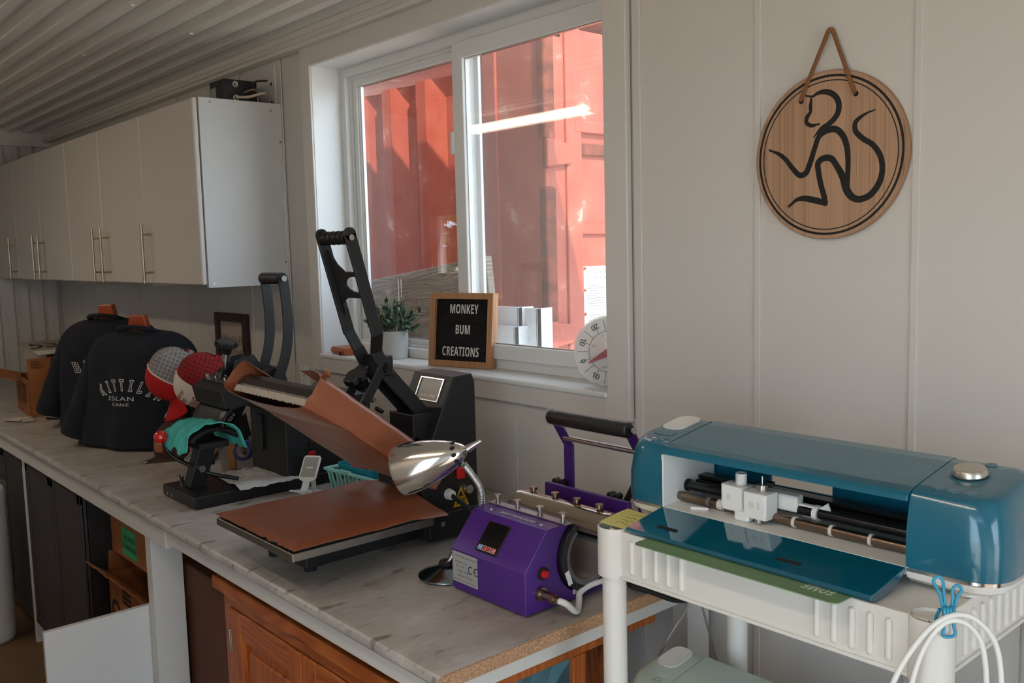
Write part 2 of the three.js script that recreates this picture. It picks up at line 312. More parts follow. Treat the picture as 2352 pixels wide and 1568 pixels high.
{
  const c = thing('shipping_container', 'red steel shipping container with corrugated side close outside the window', 'container', [-2.66, 0, -0.8]);
  // corrugated long side, ribs upright: outer flats flush with the post
  const pts = [], P = 0.2805;
  for (let k = 0; k < 12; k++) { const x = -0.606 - k * P; pts.push([x, -0.036], [x - 0.068, -0.036], [x - 0.068 - 0.11, 0], [x - 0.25, 0]); }
  // each rib: inner flat, slope facing right, outer flat, short slope facing left
  const outline = [[-0.34, -0.02], [-0.5, -0.02], ...pts, [-4.1, 0], [-4.1, -0.06], [-0.34, -0.06]];
  const g = plate(outline, 2.4);
  g.applyMatrix4(new THREE.Matrix4().makeBasis(V(1, 0, 0), V(0, 0, 1), V(0, -1, 0))).translate(0, 1.2, 0);
  part(c, 'corrugated_side', g, M.paint);
  part(c, 'corner_post', [bb(-0.34, 0, -0.1, 2.59, -0.16, 0, 0.008), bb(-0.36, -0.28, -0.1, 2.59, -0.1, 0.012, 0.006)], M.paint);
  part(c, 'post_edge', bb(-0.03, 0.012, 1.0 + 0.95, 2.59, -0.05, 0.012, 0.01), M.rustPaint); part(c, 'post_edge', bb(-0.03, 0.012, 1.33, 1.87, -0.05, 0.012, 0.01), M.rustPaint);
  part(c, 'top_rail', bb(-4.2, 0, 2.45, 2.6, -0.1, 0.004, 0.006), M.paint); part(c, 'bottom_rail', bb(-4.2, 0, -0.18, 0.0, -0.1, 0.004, 0.006), M.paint);
  part(c, 'roof', bb(-4.2, 0, 2.55, 2.6, -2.44, 0), M.paint); part(c, 'far_side', bb(-4.2, 0, -0.18, 2.59, -2.44, -2.4), M.paint);
  // door leaf: frame, recessed panels, ribs
  const D = [bb(-0.05, -0.012, -0.1, 2.5, -1.3, -0.1)];
  const door = part(c, 'door', D, M.paint);
  part(door, 'door_rib', bb(-0.014, 0.012, 2.09, 2.14, -1.28, -0.16, 0.006), M.paint); part(door, 'door_rib', bb(-0.014, 0.006, 1.68, 1.72, -1.28, -0.16, 0.006), M.paint);
  part(door, 'door_rib', bb(-0.014, 0.014, 1.16, 1.235, -1.28, -0.16, 0.006), M.paint); part(door, 'door_edge', bb(-0.014, 0.01, -0.1, 2.5, -0.2, -0.11, 0.008), M.paint);
  part(door, 'door_rib', bb(-0.014, 0.006, 2.0, 2.05, -1.28, -0.16, 0.006), M.rustPaint);
  for (const y of [2.0, 1.28, 0.55]) {
    const h = part(c, 'hinge', [bb(-0.02, 0.03, y - 0.055, y + 0.055, -0.03, 0.016, 0.008), plate([[0, -0.05], [0.09, -0.04], [0.12, -0.03], [0.12, 0.03], [0.09, 0.04], [0, 0.05]], 0.012, 0.002).rotateY(Math.PI / 2).translate(0.02, y, -0.01)], M.paint);
    part(h, 'hinge_pin', rod(V(0.008, y - 0.06, 0.004), V(0.008, y + 0.06, 0.004), 0.014), M.rustPaint);
  }
  const lines = print(512, 640, (x, w, h) => {
    x.fillStyle = '#d9dad6'; x.fillRect(0, 0, w, h); x.fillStyle = '#6d7070'; x.textAlign = 'center'; x.font = 'bold 34px sans-serif';
    x.fillText('APPROVED FOR TRANSPORT', w / 2, 62); x.fillText('UNDER CUSTOMS SEAL', w / 2, 112); x.fillText('CSC SAFETY APPROVAL', w / 2, 400);
    for (let i = 0; i < 9; i++) { x.fillRect(26, 170 + i * 23, 90 + 130 * rnd(), 6); x.fillRect(270, 170 + i * 23, 60 + 120 * rnd(), 5); }
    for (let i = 0; i < 8; i++) x.fillRect(26, 440 + i * 22, 110 + 150 * rnd(), 6);
    x.strokeStyle = '#9a9c9a'; x.lineWidth = 3; for (const y of [140, 300, 360, 420]) { x.beginPath(); x.moveTo(10, y); x.lineTo(w - 10, y - 6); x.stroke(); }
  });
  const pl = part(c, 'approval_plate', bb(-0.013, -0.008, 1.25, 1.548, -0.55, -0.212, 0.001), std(0xd9dad6, 0.4));
  part(pl, 'plate_print', at(new THREE.PlaneGeometry(0.334, 0.294), -0.0072, 1.399, -0.381, 0, Math.PI / 2), decal(lines), null, true);
  const rvt = new THREE.SphereGeometry(0.007, 8, 6);
  for (const [y, z] of [[1.54, -0.22], [1.54, -0.37], [1.45, -0.22], [1.35, -0.22], [1.26, -0.22], [1.54, -0.52]]) part(pl, 'rivet', at(rvt, -0.007, y, z), M.paint);
  const sp = part(c, 'small_plate', bb(-0.013, -0.007, 1.502, 1.547, -0.172, -0.1, 0.001), std(0xf2f2f0, 0.3));
  for (const [y, z] of [[1.541, -0.105], [1.541, -0.167], [1.508, -0.105], [1.508, -0.167]]) part(sp, 'rivet', at(rvt, -0.007, y, z), M.bolt);
}
{
  const wood = tex(512, 512, (u, v) => {
    const w = fbm(u, v, 2, 7, 3, 6), l = 0.5 + 0.5 * Math.sin((v * 46 + w * 9) * 2 * Math.PI / 1), n = fbm(u, v, 10, 70, 3, 3);
    return mix(hexc(0x6b5a4c), hexc(0xb6a797), 0.35 + 0.45 * l + 0.7 * n);
  }, true, [0.9, 2.2]);
  const p = thing('weathered_plank', 'wide weathered grey wooden plank leaning outside behind the potted plant', 'plank', [-2.37, 0.99, -0.3], 0);
  const g = part(p, 'board', box(1.3, 0.62, 0.03, 0.004), std(0xffffff, 0.9, 0, { map: wood, bumpMap: wood, bumpScale: 0.002 }));
  g.position.set(-0.66, 0.23, 0); g.rotation.z = R(7);
  part(p, 'knot', at(cyl(0.012, 0.01, 0.004, 14), -0.45, 0.42, 0.016, Math.PI / 2), std(0x4b3c30, 0.9));
  M.pvc = phys(0xe9ebec, 0.3);
  const b = (x0, x1, y1, z, label) => one('white_trim_board', label, 'board', [bb(x0, x1, -0.2, y1, z, z + 0.02, 0.002), bb(x1 - 0.006, x1, -0.2, y1, z - 0.05, z + 0.02, 0.002)], M.pvc);
  b(-2.372, -2.254, 1.437, -0.3, 'tall left white trim board standing outside beside the plank');
  b(-2.255, -2.195, 1.433, -0.33, 'narrow white trim board outside, rightmost of the three beside the plank');
  b(-2.37, -2.24, 1.375, -0.27, 'shortest white trim board outside, in front of the two taller ones');
}
{ // hedge outside the small back window
  const h = thing('hedge', 'tall green hedge outside the small back window, seen only as a reflection', 'hedge', [-5.6, -0.2, 3.6]);
  const leafG = clean(new THREE.CircleGeometry(0.05, 7).scale(0.6, 1, 1)), mats = [0x4a6a24, 0x6f8430, 0x2f4a1c].map((c) => std(c, 0.7, 0, { side: THREE.DoubleSide }));
  mats.forEach((m, k) => {
    const im = new THREE.InstancedMesh(leafG, m, 1800), o = new THREE.Object3D();
    for (let i = 0; i < 1800; i++) { o.position.set((rnd() - 0.5) * 4.2, rnd() * 3.1, (rnd() - 0.5) * 0.7); o.rotation.set(rnd() * 6, rnd() * 6, rnd() * 6); o.scale.setScalar(0.8 + rnd()); o.updateMatrix(); im.setMatrixAt(i, o.matrix); }
    im.name = 'foliage'; im.userData.kind = 'stuff'; h.add(im);
  });
  part(h, 'stem', [-1.6, -0.5, 0.6, 1.7].map((x) => rod(V(x, 0, 0), V(x + 0.1, 2.2, 0), 0.03, 0.015, 8)), std(0x3d2b1c, 0.9)).userData.kind = 'stuff';
}
// ---------- workbench and cupboards ----------
M.laminate = std(0xffffff, 0.38, 0, { map: tex(1024, 1024, (u, v) => {
  const a = fbm(u, v, 9, 4, 5, 21), b = fbm(u, v, 60, 22, 3, 33), c = fbm(u, v, 3, 2, 3, 44), d = fbm(u, v, 24, 10, 4, 61);
  let k = 0.55 + 0.55 * a + 0.3 * b; let col = mix(hexc(0x857d75), hexc(0xcfc9c2), k);
  col = mix(col, hexc(0x9a8878), Math.max(0, c * 1.2));
  if (d > 0.16) col = mix(col, hexc(0x6a605a), Math.min(0.7, (d - 0.16) * 4));
  return col;
}, true, [1.25, 1.25]) });
M.chip = std(0xffffff, 0.85, 0, { map: tex(512, 256, (u, v) => {
  const a = fbm(u, v, 90, 40, 3, 5), b = fbm(u, v, 160, 90, 2, 9); let c = mix(hexc(0x8a6344), hexc(0xd0a884), 0.5 + 1.0 * a + 0.4 * b); if (b > 0.33) c = hexc(0x4e3524); return c;
}, true, [2.5, 5]), bumpMap: grain, bumpScale: 0.001 });
M.greyWhite = std(0xcfcac3, 0.5, 0, { bumpMap: grain, bumpScale: 0.0001 });
{
  const t = thing('workbench', 'long workbench with grey stone-look laminate top running below the window', 'workbench', [0, 0, 0]);
  const prof = [[0.004, 0.884], [0.828, 0.884], [0.838, 0.887], [0.842, 0.893], [0.842, 0.899], [0.840, 0.905], [0.835, 0.909], [0.826, 0.91], [0.004, 0.91]];
  const turn = new THREE.Matrix4().makeBasis(V(0, 0, 1), V(0, 1, 0), V(-1, 0, 0));
  const g = plate(prof, 5.205).applyMatrix4(turn).translate(-6.418 + 5.205 / 2, 0, 0);
  part(t, 'worktop', g, M.laminate);
  const e = plate(prof.map(([z, y]) => [z - (z > 0.5 ? 0.0008 : 0), y - (y > 0.9 ? 0.0007 : 0)]), 0.004).applyMatrix4(turn).translate(-1.2115, 0, 0);
  part(t, 'chipboard_edge', e, M.chip, 'bare chipboard cut end');
  part(t, 'apron', bb(-6.41, -2.517, 0.82, 0.884, 0.8, 0.82, 0.002), M.greyWhite); part(t, 'apron', bb(-2.513, -1.262, 0.838, 0.884, 0.8, 0.819, 0.002), M.greyWhite);
  part(t, 'end_rail', bb(-1.262, -1.242, 0.838, 0.884, 0.01, 0.819, 0.002), M.greyWhite);
  part(t, 'wall_rail', bb(-6.41, -1.27, 0.82, 0.884, 0.002, 0.03), M.greyWhite);
  part(t, 'leg', bb(-2.748, -2.702, 0, 0.822, 0.706, 0.799, 0.002), M.greyWhite);
  part(t, 'leg', bb(-1.31, -1.265, 0, 0.838, 0.02, 0.1, 0.002), M.greyWhite);
}
M.darkDoor = std(0x3a3331, 0.6, 0, { bumpMap: grain, bumpScale: 0.0002 });
M.darkSide = std(0x17130f, 0.7);
function panelDoor(p, x0, x1, y0, y1, z) {
  const d = part(p, 'door', bb(x0, x1, y0, y1, z - 0.018, z - 0.002, 0.002), M.darkDoor);
  const w = 0.035; part(d, 'door_frame', [bb(x0, x1, y1 - w, y1, z - 0.01, z + 0.004, 0.003), bb(x0, x1, y0, y0 + w, z - 0.01, z + 0.004, 0.003), bb(x0, x0 + w, y0, y1, z - 0.01, z + 0.004, 0.003), bb(x1 - w, x1, y0, y1, z - 0.01, z + 0.004, 0.003)], M.darkDoor);
}
M.orangeWood = std(0xa55a2a, 0.6);
for (const [x0, x1, label] of [[-4.21, -3.445, 'dark base cupboard under the worktop, nearest the cardboard cartons'], [-5.0, -4.235, 'dark base cupboard under the worktop, at the far left behind the white roll']]) {
  const c = thing('base_cabinet', label, 'cabinet', [0, 0, 0]);
  part(c, 'carcass', [bb(x0 + 0.02, x1 - 0.016, 0.09, 0.80, 0.1, 0.76)], M.darkSide); part(c, 'side_panel', bb(x1 - 0.016, x1, 0.0, 0.8, 0.1, 0.762, 0.001), M.darkSide);
  const m = (x0 + x1) / 2; panelDoor(c, x0 + 0.004, m - 0.002, 0.092, 0.786, 0.782); panelDoor(c, m + 0.002, x1 - 0.002, 0.092, 0.786, 0.782);
  part(c, 'plinth', bb(x0 + 0.02, x1 - 0.02, 0, 0.09, 0.68, 0.7), M.orangeWood); part(c, 'bottom_rail', bb(x0 + 0.004, x1, 0.07, 0.09, 0.74, 0.775, 0.002), M.orangeWood);
}
one('filler_panel', 'narrow white upright panel between the two dark base cupboards', 'panel', [bb(-4.232, -4.212, 0, 0.8, 0.3, 0.79, 0.001)], M.greyWhite);
{ // plastic-wrapped roll on the floor, only its right side is in view
  const t = thing('wrapped_roll', 'white roll wrapped in clear plastic standing on the floor at the left edge', 'roll', [-4.37, 0, 0.92]);
  part(t, 'roll', lathe([[0, 0.0], [0.075, 0.0], [0.085, 0.02], [0.085, 0.66], [0.075, 0.675], [0.03, 0.678], [0.03, 0.6], [0, 0.6]], 32), std(0xd6cfc4, 0.5));
  part(t, 'plastic_wrap', thick((u, v) => { const a = u * 2 * Math.PI, r = 0.09 + 0.004 * noise(Math.cos(a) * 4, v * 9, Math.sin(a) * 4); return V(r * Math.cos(a), 0.005 + 0.685 * v, r * Math.sin(a)); }, 60, 30, 0.001), phys(0xffffff, 0.12, 0, { transmission: 0.9, thickness: 0, transparent: true, opacity: 0.35 }));
}
{ // boards and cartons under the bench
  one('white_board', 'large white board standing on edge under the bench, in front of the cartons', 'board', [bb(-2.775, -2.757, 0, 0.584, 0.35, 1.09, 0.001)], std(0xd5d3cf, 0.45));
  const cardTex = tex(256, 256, (u, v) => { const n = fbm(u, v, 40, 3, 3, 2), m = fbm(u, v, 8, 8, 4, 6); return mix(hexc(0x8a4e26), hexc(0xb1703f), 0.5 + 0.3 * n + 0.5 * m); }, true, [2, 2]);
  M.card = std(0xffffff, 0.8, 0, { map: cardTex }); M.cardIn = std(0x8d5328, 0.85);
  const lab = print(256, 320, (x, w, h) => { x.fillStyle = '#3fae74'; x.fillRect(0, 0, w, h); x.fillStyle = '#10261b'; x.textAlign = 'center'; x.font = 'bold 78px sans-serif'; x.fillText('MIXED', w / 2, 135, 225); x.fillText('CARTON', w / 2, 245, 230); });
  const c = thing('cardboard_carton', 'brown cardboard carton with a green label, topmost of the two under the bench', 'box', [0, 0, 0]);
  part(c, 'carton_body', bb(-3.43, -2.86, 0.572, 0.79, 0.16, 0.69, 0.003), M.card);
  part(c, 'label_print', at(new THREE.PlaneGeometry(0.145, 0.1), -3.237, 0.637, 0.6908), decal(lab, 0.5), 'green MIXED CARTON label', true);
  part(c, 'tape', bb(-3.43, -2.86, 0.7897, 0.7905, 0.4, 0.45), std(0x9b6a3a, 0.3));
  const o = thing('open_carton', 'brown open cardboard carton with torn flaps and black print, below the labelled carton', 'box', [0, 0, 0]);
  const wall = (x0, x1, z0, z1, y = 0.49) => bb(x0, x1, 0, y, z0, z1);
  part(o, 'carton_body', [wall(-3.435, -2.86, 0.704, 0.71), wall(-3.435, -2.86, 0.15, 0.156), wall(-3.435, -3.429, 0.15, 0.71), wall(-2.866, -2.86, 0.15, 0.71), bb(-3.435, -2.86, 0, 0.006, 0.15, 0.71)], M.card);
  const flap = (a, b, c2, d) => thick((u, v) => { const p = a.clone().lerp(b, u), q = c2.clone().lerp(d, u); const r = p.lerp(q, v); r.y += 0.008 * noise(u * 12, v * 3, 2) * v; return r; }, 30, 4, 0.006);
  part(o, 'flap', flap(V(-3.432, 0.49, 0.15), V(-3.432, 0.49, 0.71), V(-3.436, 0.572, 0.15), V(-3.44, 0.57, 0.70)), M.cardIn);
  part(o, 'flap', flap(V(-3.43, 0.488, 0.707), V(-2.86, 0.488, 0.707), V(-3.44, 0.546, 0.78), V(-2.88, 0.545, 0.77)), M.card);
  part(o, 'flap', flap(V(-3.43, 0.49, 0.153), V(-2.86, 0.49, 0.153), V(-3.43, 0.568, 0.36), V(-2.86, 0.568, 0.36)), M.card);
  part(o, 'flap', flap(V(-2.863, 0.49, 0.15), V(-2.863, 0.49, 0.6), V(-2.87, 0.572, 0.15), V(-2.87, 0.572, 0.6)), M.cardIn);
  const txt = print(512, 440, (x, w, h) => { x.fillStyle = '#23150c'; x.font = 'bold 170px sans-serif'; x.save(); x.translate(150, 430); x.rotate(-Math.PI / 2); x.fillText('OLD', 0, 0); x.restore(); x.save(); x.translate(500, 250); x.rotate(-Math.PI / 2); x.fillText('G', 60, 0); x.restore(); x.fillRect(200, 20, 130, 16); x.fillRect(200, 46, 130, 16); x.fillRect(200, 72, 130, 16); });
  part(o, 'box_print', at(new THREE.PlaneGeometry(0.36, 0.31), -3.245, 0.325, 0.7112), decal(txt, 0.8), null, true);
  const d = thing('storage_box', 'dark brown cardboard box behind the white bench leg', 'box', [0, 0, 0]);
  part(d, 'box_body', bb(-2.75, -2.3, 0.0, 0.6, 0.1, 0.69, 0.003), std(0x5c3420, 0.8)); part(d, 'box_lid', bb(-2.755, -2.296, 0.6, 0.7, 0.095, 0.695, 0.003), std(0x633a24, 0.8));
}
{ // pine cupboard under the right end of the bench
  const pine = (sx, sy, s) => tex(512, 512, (u, v) => {
    const w = fbm(u, v, 3, 1.5, 3, s), r = 0.5 + 0.5 * Math.sin((u * 11 + w * 5) * 2 * Math.PI), n = fbm(u, v, 60, 3, 3, s + 3);
    let c = mix(hexc(0x8c3f16), hexc(0xbb672c), 0.35 + 0.55 * r + 0.35 * n);
    for (const [a, b] of [[0.3, 0.35], [0.72, 0.8]]) { const d = Math.hypot((u - a) * 1.4, (v - b) * 0.6); if (d < 0.05) c = mix(hexc(0x4f1f0a), c, Math.min(1, (d / 0.05) ** 1.5)); }
    return c;
  }, true, [sx, sy]);
  M.pineV = phys(0xffffff, 0.42, 0, { map: pine(3.2, 1.1, 31) });
  const h = pine(1, 1, 47); h.rotation = Math.PI / 2; h.repeat.set(3, 1.3); M.pineH = phys(0xffffff, 0.42, 0, { map: h });
  const c = thing('pine_cabinet', 'orange pine cupboard with two panelled doors under the right end of the bench', 'cabinet', [0, 0, 0]);
  part(c, 'carcass', [bb(-2.26, -2.245, 0.02, 0.76, 0.2, 0.745), bb(-1.44, -1.425, 0.02, 0.76, 0.2, 0.745), bb(-2.25, -1.43, 0.02, 0.76, 0.2, 0.215)], M.pineV);
  part(c, 'top_board', bb(-2.285, -1.42, 0.765, 0.8, 0.19, 0.79, 0.006), M.pineH);
  part(c, 'top_rail', bb(-2.27, -1.425, 0.722, 0.766, 0.74, 0.765, 0.003), M.pineH);
  part(c, 'plinth', bb(-2.25, -1.43, 0, 0.06, 0.7, 0.72), M.pineH); part(c, 'stile', bb(-2.27, -2.235, 0.02, 0.724, 0.74, 0.765, 0.003), M.pineV); part(c, 'stile', bb(-1.46, -1.425, 0.02, 0.724, 0.74, 0.765, 0.003), M.pineV);
  for (const [a, b] of [[-2.233, -1.852], [-1.846, -1.462]]) {
    const d = part(c, 'door', bb(a + 0.05, b - 0.05, 0.1, 0.67, 0.742, 0.752), M.pineV);
    part(d, 'door_stile', bb(a, a + 0.06, 0.04, 0.718, 0.745, 0.768, 0.004), M.pineV); part(d, 'door_stile', bb(b - 0.06, b, 0.04, 0.718, 0.745, 0.768, 0.004), M.pineV);
    part(d, 'door_rail', bb(a + 0.058, b - 0.058, 0.648, 0.718, 0.745, 0.766, 0.004), M.pineH); part(d, 'door_rail', bb(a + 0.058, b - 0.058, 0.04, 0.11, 0.745, 0.766, 0.004), M.pineH);
    part(d, 'raised_panel', bb(a + 0.085, b - 0.085, 0.135, 0.62, 0.748, 0.76, 0.006), M.pineV);
  }
  part(c, 'hinge', [bb(-2.24, -2.228, 0.6, 0.66, 0.763, 0.77, 0.002), rod(V(-2.234, 0.598, 0.771), V(-2.234, 0.662, 0.771), 0.003)], M.steel);
  const art = print(256, 256, (x, w, hh) => { x.fillStyle = '#4c6e78'; x.fillRect(0, 0, w, hh); const g = ['#5b8693', '#3f5b63', '#6d97a1']; for (let i = 0; i < 14; i++) { x.fillStyle = g[i % 3]; x.beginPath(); x.ellipse(rnd() * w, rnd() * hh, 20 + rnd() * 60, 6 + rnd() * 14, -0.4, 0, 7); x.fill(); } x.strokeStyle = '#10100f'; x.lineWidth = 14; x.beginPath(); x.moveTo(90, 30); x.lineTo(70, 70); x.lineTo(40, 100); x.moveTo(70, 70); x.lineTo(110, 78); x.stroke(); });
  const f = thing('framed_picture', 'orange wooden frame around a teal picture, leaning under the bench end beside the pine cupboard', 'picture', [0, 0, 0]);
  part(f, 'frame', [bb(-1.30, -1.275, 0.80, 0.845, 0.2, 0.76, 0.004), bb(-1.30, -1.275, 0.0, 0.05, 0.2, 0.76, 0.004), bb(-1.30, -1.275, 0.05, 0.8, 0.42, 0.46, 0.004), bb(-1.30, -1.275, 0.05, 0.8, 0.715, 0.76, 0.004)], M.pineV);
  part(f, 'picture_print', at(new THREE.PlaneGeometry(0.27, 0.76), -1.284, 0.42, 0.587, 0, Math.PI / 2), std(0xffffff, 0.25, 0, { map: art }), null, true);
  part(f, 'backing', bb(-1.297, -1.288, 0.03, 0.82, 0.43, 0.74), M.pineV);
}
// ---------- wall cupboards ----------
M.cabWhite = std(0xc8bfb6, 0.42, 0, { bumpMap: grain, bumpScale: 0.0001 });
M.cabEnd = std(0xc6c4c0, 0.5, 0, { bumpMap: grain, bumpScale: 0.0003 });
M.brushed = std(0xb7a88f, 0.32, 1);
{
  const units = [['white wall cupboard with a single door, nearest the window', -3.835, -3.283, [[-3.835, -3.283, -3.775]]],
    ['white two-door wall cupboard, second from the window', -4.88, -3.835, [[-4.37, -3.835, -4.295], [-4.88, -4.37, -4.41]]],
    ['white two-door wall cupboard, third from the window', -5.93, -4.88, [[-5.405, -4.88, -5.335], [-5.93, -5.405, -5.445]]],
    ['white wall cupboard in the far corner, fourth from the window', -6.42, -5.93, [[-6.42, -5.93, -5.96]]]];
  for (const [label, x0, x1, doors] of units) {
    const c = thing('wall_cabinet', label, 'cabinet', [0, 0, 0], 0, 'wall cupboards above the bench');
    part(c, 'carcass', [bb(x0 + 0.001, x0 + 0.016, 1.513, 2.205, 0.001, 0.328), bb(x0 + 0.016, x1 - 0.016, 2.19, 2.204, 0.001, 0.328), bb(x0 + 0.016, x1 - 0.016, 1.535, 1.55, 0.001, 0.328), bb(x0 + 0.016, x1 - 0.016, 1.53, 2.2, 0.001, 0.006)], M.cabWhite);
    const e = part(c, 'end_panel', bb(x1 - 0.016, x1 - 0.001, 1.513, 2.205, 0.004, 0.329, 0.001), M.cabEnd);
    if (x1 > -3.3) {
      for (const [y, z] of [[2.19, 0.285], [2.178, 0.045], [2.06, 0.012], [1.528, 0.31], [1.6, 0.015]]) part(e, 'screw', [at(cyl(0.004, 0.005, 0.002, 12), x1, y, z, 0, 0, Math.PI / 2), at(box(0.001, 0.005, 0.0015), x1 + 0.001, y, z, R(30)), at(box(0.001, 0.0015, 0.005), x1 + 0.001, y, z, R(30))], M.bolt);
    }
    for (const [a, b, hx] of doors) {
      const d = part(c, 'door', bb(a + 0.0015, b - 0.0015, 1.524, 2.203, 0.333, 0.353, 0.007), M.cabWhite);
      part(d, 'handle', [rod(V(hx, 1.528, 0.39), V(hx, 1.765, 0.39), 0.006), rod(V(hx, 1.57, 0.352), V(hx, 1.57, 0.39), 0.004), rod(V(hx, 1.723, 0.352), V(hx, 1.723, 0.39), 0.004)], M.brushed);
    }
  }
  // loose caulk edge where the cupboard end meets the wall
  const s = [[0, 1.6], [0.006, 1.63], [0.004, 1.68], [0.012, 1.72], [0.008, 1.78], [0.016, 1.84], [0.004, 1.88], [0.009, 1.95], [0.003, 2.03], [0, 2.05]];
  const g = plate([...s.map(([a, y]) => [-a, y]), [0.004, 2.05], [0.004, 1.6]], 0.003); g.applyMatrix4(new THREE.Matrix4().makeBasis(V(0, 0, -1), V(0, 1, 0), V(1, 0, 0))).translate(-3.281, 0, 0.003);
  one('torn_caulk', 'torn strip of white caulk along the wall edge of the cupboard nearest the window', 'caulk', [g], M.trim);
}
{ // control box above the cupboard
  const p = thing('access_panel', 'thin white access panel screwed to the wall above the cupboard', 'panel', [-3.48, 2.27, 0]);
  part(p, 'panel_sheet', bb(-0.16, 0.16, -0.13, 0.095, 0, 0.004, 0.002), M.wall);
  for (const [x, y] of [[0.13, 0.02], [0.13, -0.05]]) part(p, 'screw', at(cyl(0.006, 0.006, 0.003, 10), x, y, 0.005, Math.PI / 2), M.rubber);
  part(p, 'cable_grommet', at(new THREE.TorusGeometry(0.014, 0.006, 10, 20), 0.07, -0.062, 0.006), std(0x14506e, 0.45), 'blue cable grommet');
  const b = thing('control_box', 'small black control box with wires on top of the cupboard nearest the window', 'control box', [-3.40, 2.205, 0.135], 0);
  part(b, 'housing', bb(-0.09, 0.04, 0, 0.09, -0.075, 0.06, 0.004), M.blackPlastic);
  part(b, 'rating_label', bb(-0.08, -0.03, 0.01, 0.065, 0.06, 0.0608), std(0x9c9a96, 0.5), 'grey rating label');
  for (const y of [0.02, 0.07]) part(b, 'cable_gland', [rod(V(0.04, y, 0.02), V(0.056, y, 0.02), 0.012, 0.012, 8), rod(V(0.056, y, 0.02), V(0.066, y, 0.02), 0.009, 0.007, 12)], M.chrome);
  part(b, 'wire', tube([V(0.066, 0.02, 0.02), V(0.12, 0.015, 0.0), V(0.135, 0.03, -0.06), V(0.0, 0.03, -0.11)].slice(0, 3).concat([V(-0.005, 0.004, -0.115)]), 0.005), std(0xb9a894, 0.6)); part(b, 'wire', tube([V(0.04, 0.045, -0.02), V(0.08, 0.05, -0.05), V(0.0, 0.01, -0.11)], 0.004), std(0x8a7768, 0.6));
  part(b, 'wire', tube([V(0.04, 0.06, -0.03), V(0.065, 0.085, -0.06), V(0.08, 0.09, -0.1)], 0.004), std(0x2a1512, 0.6));
}
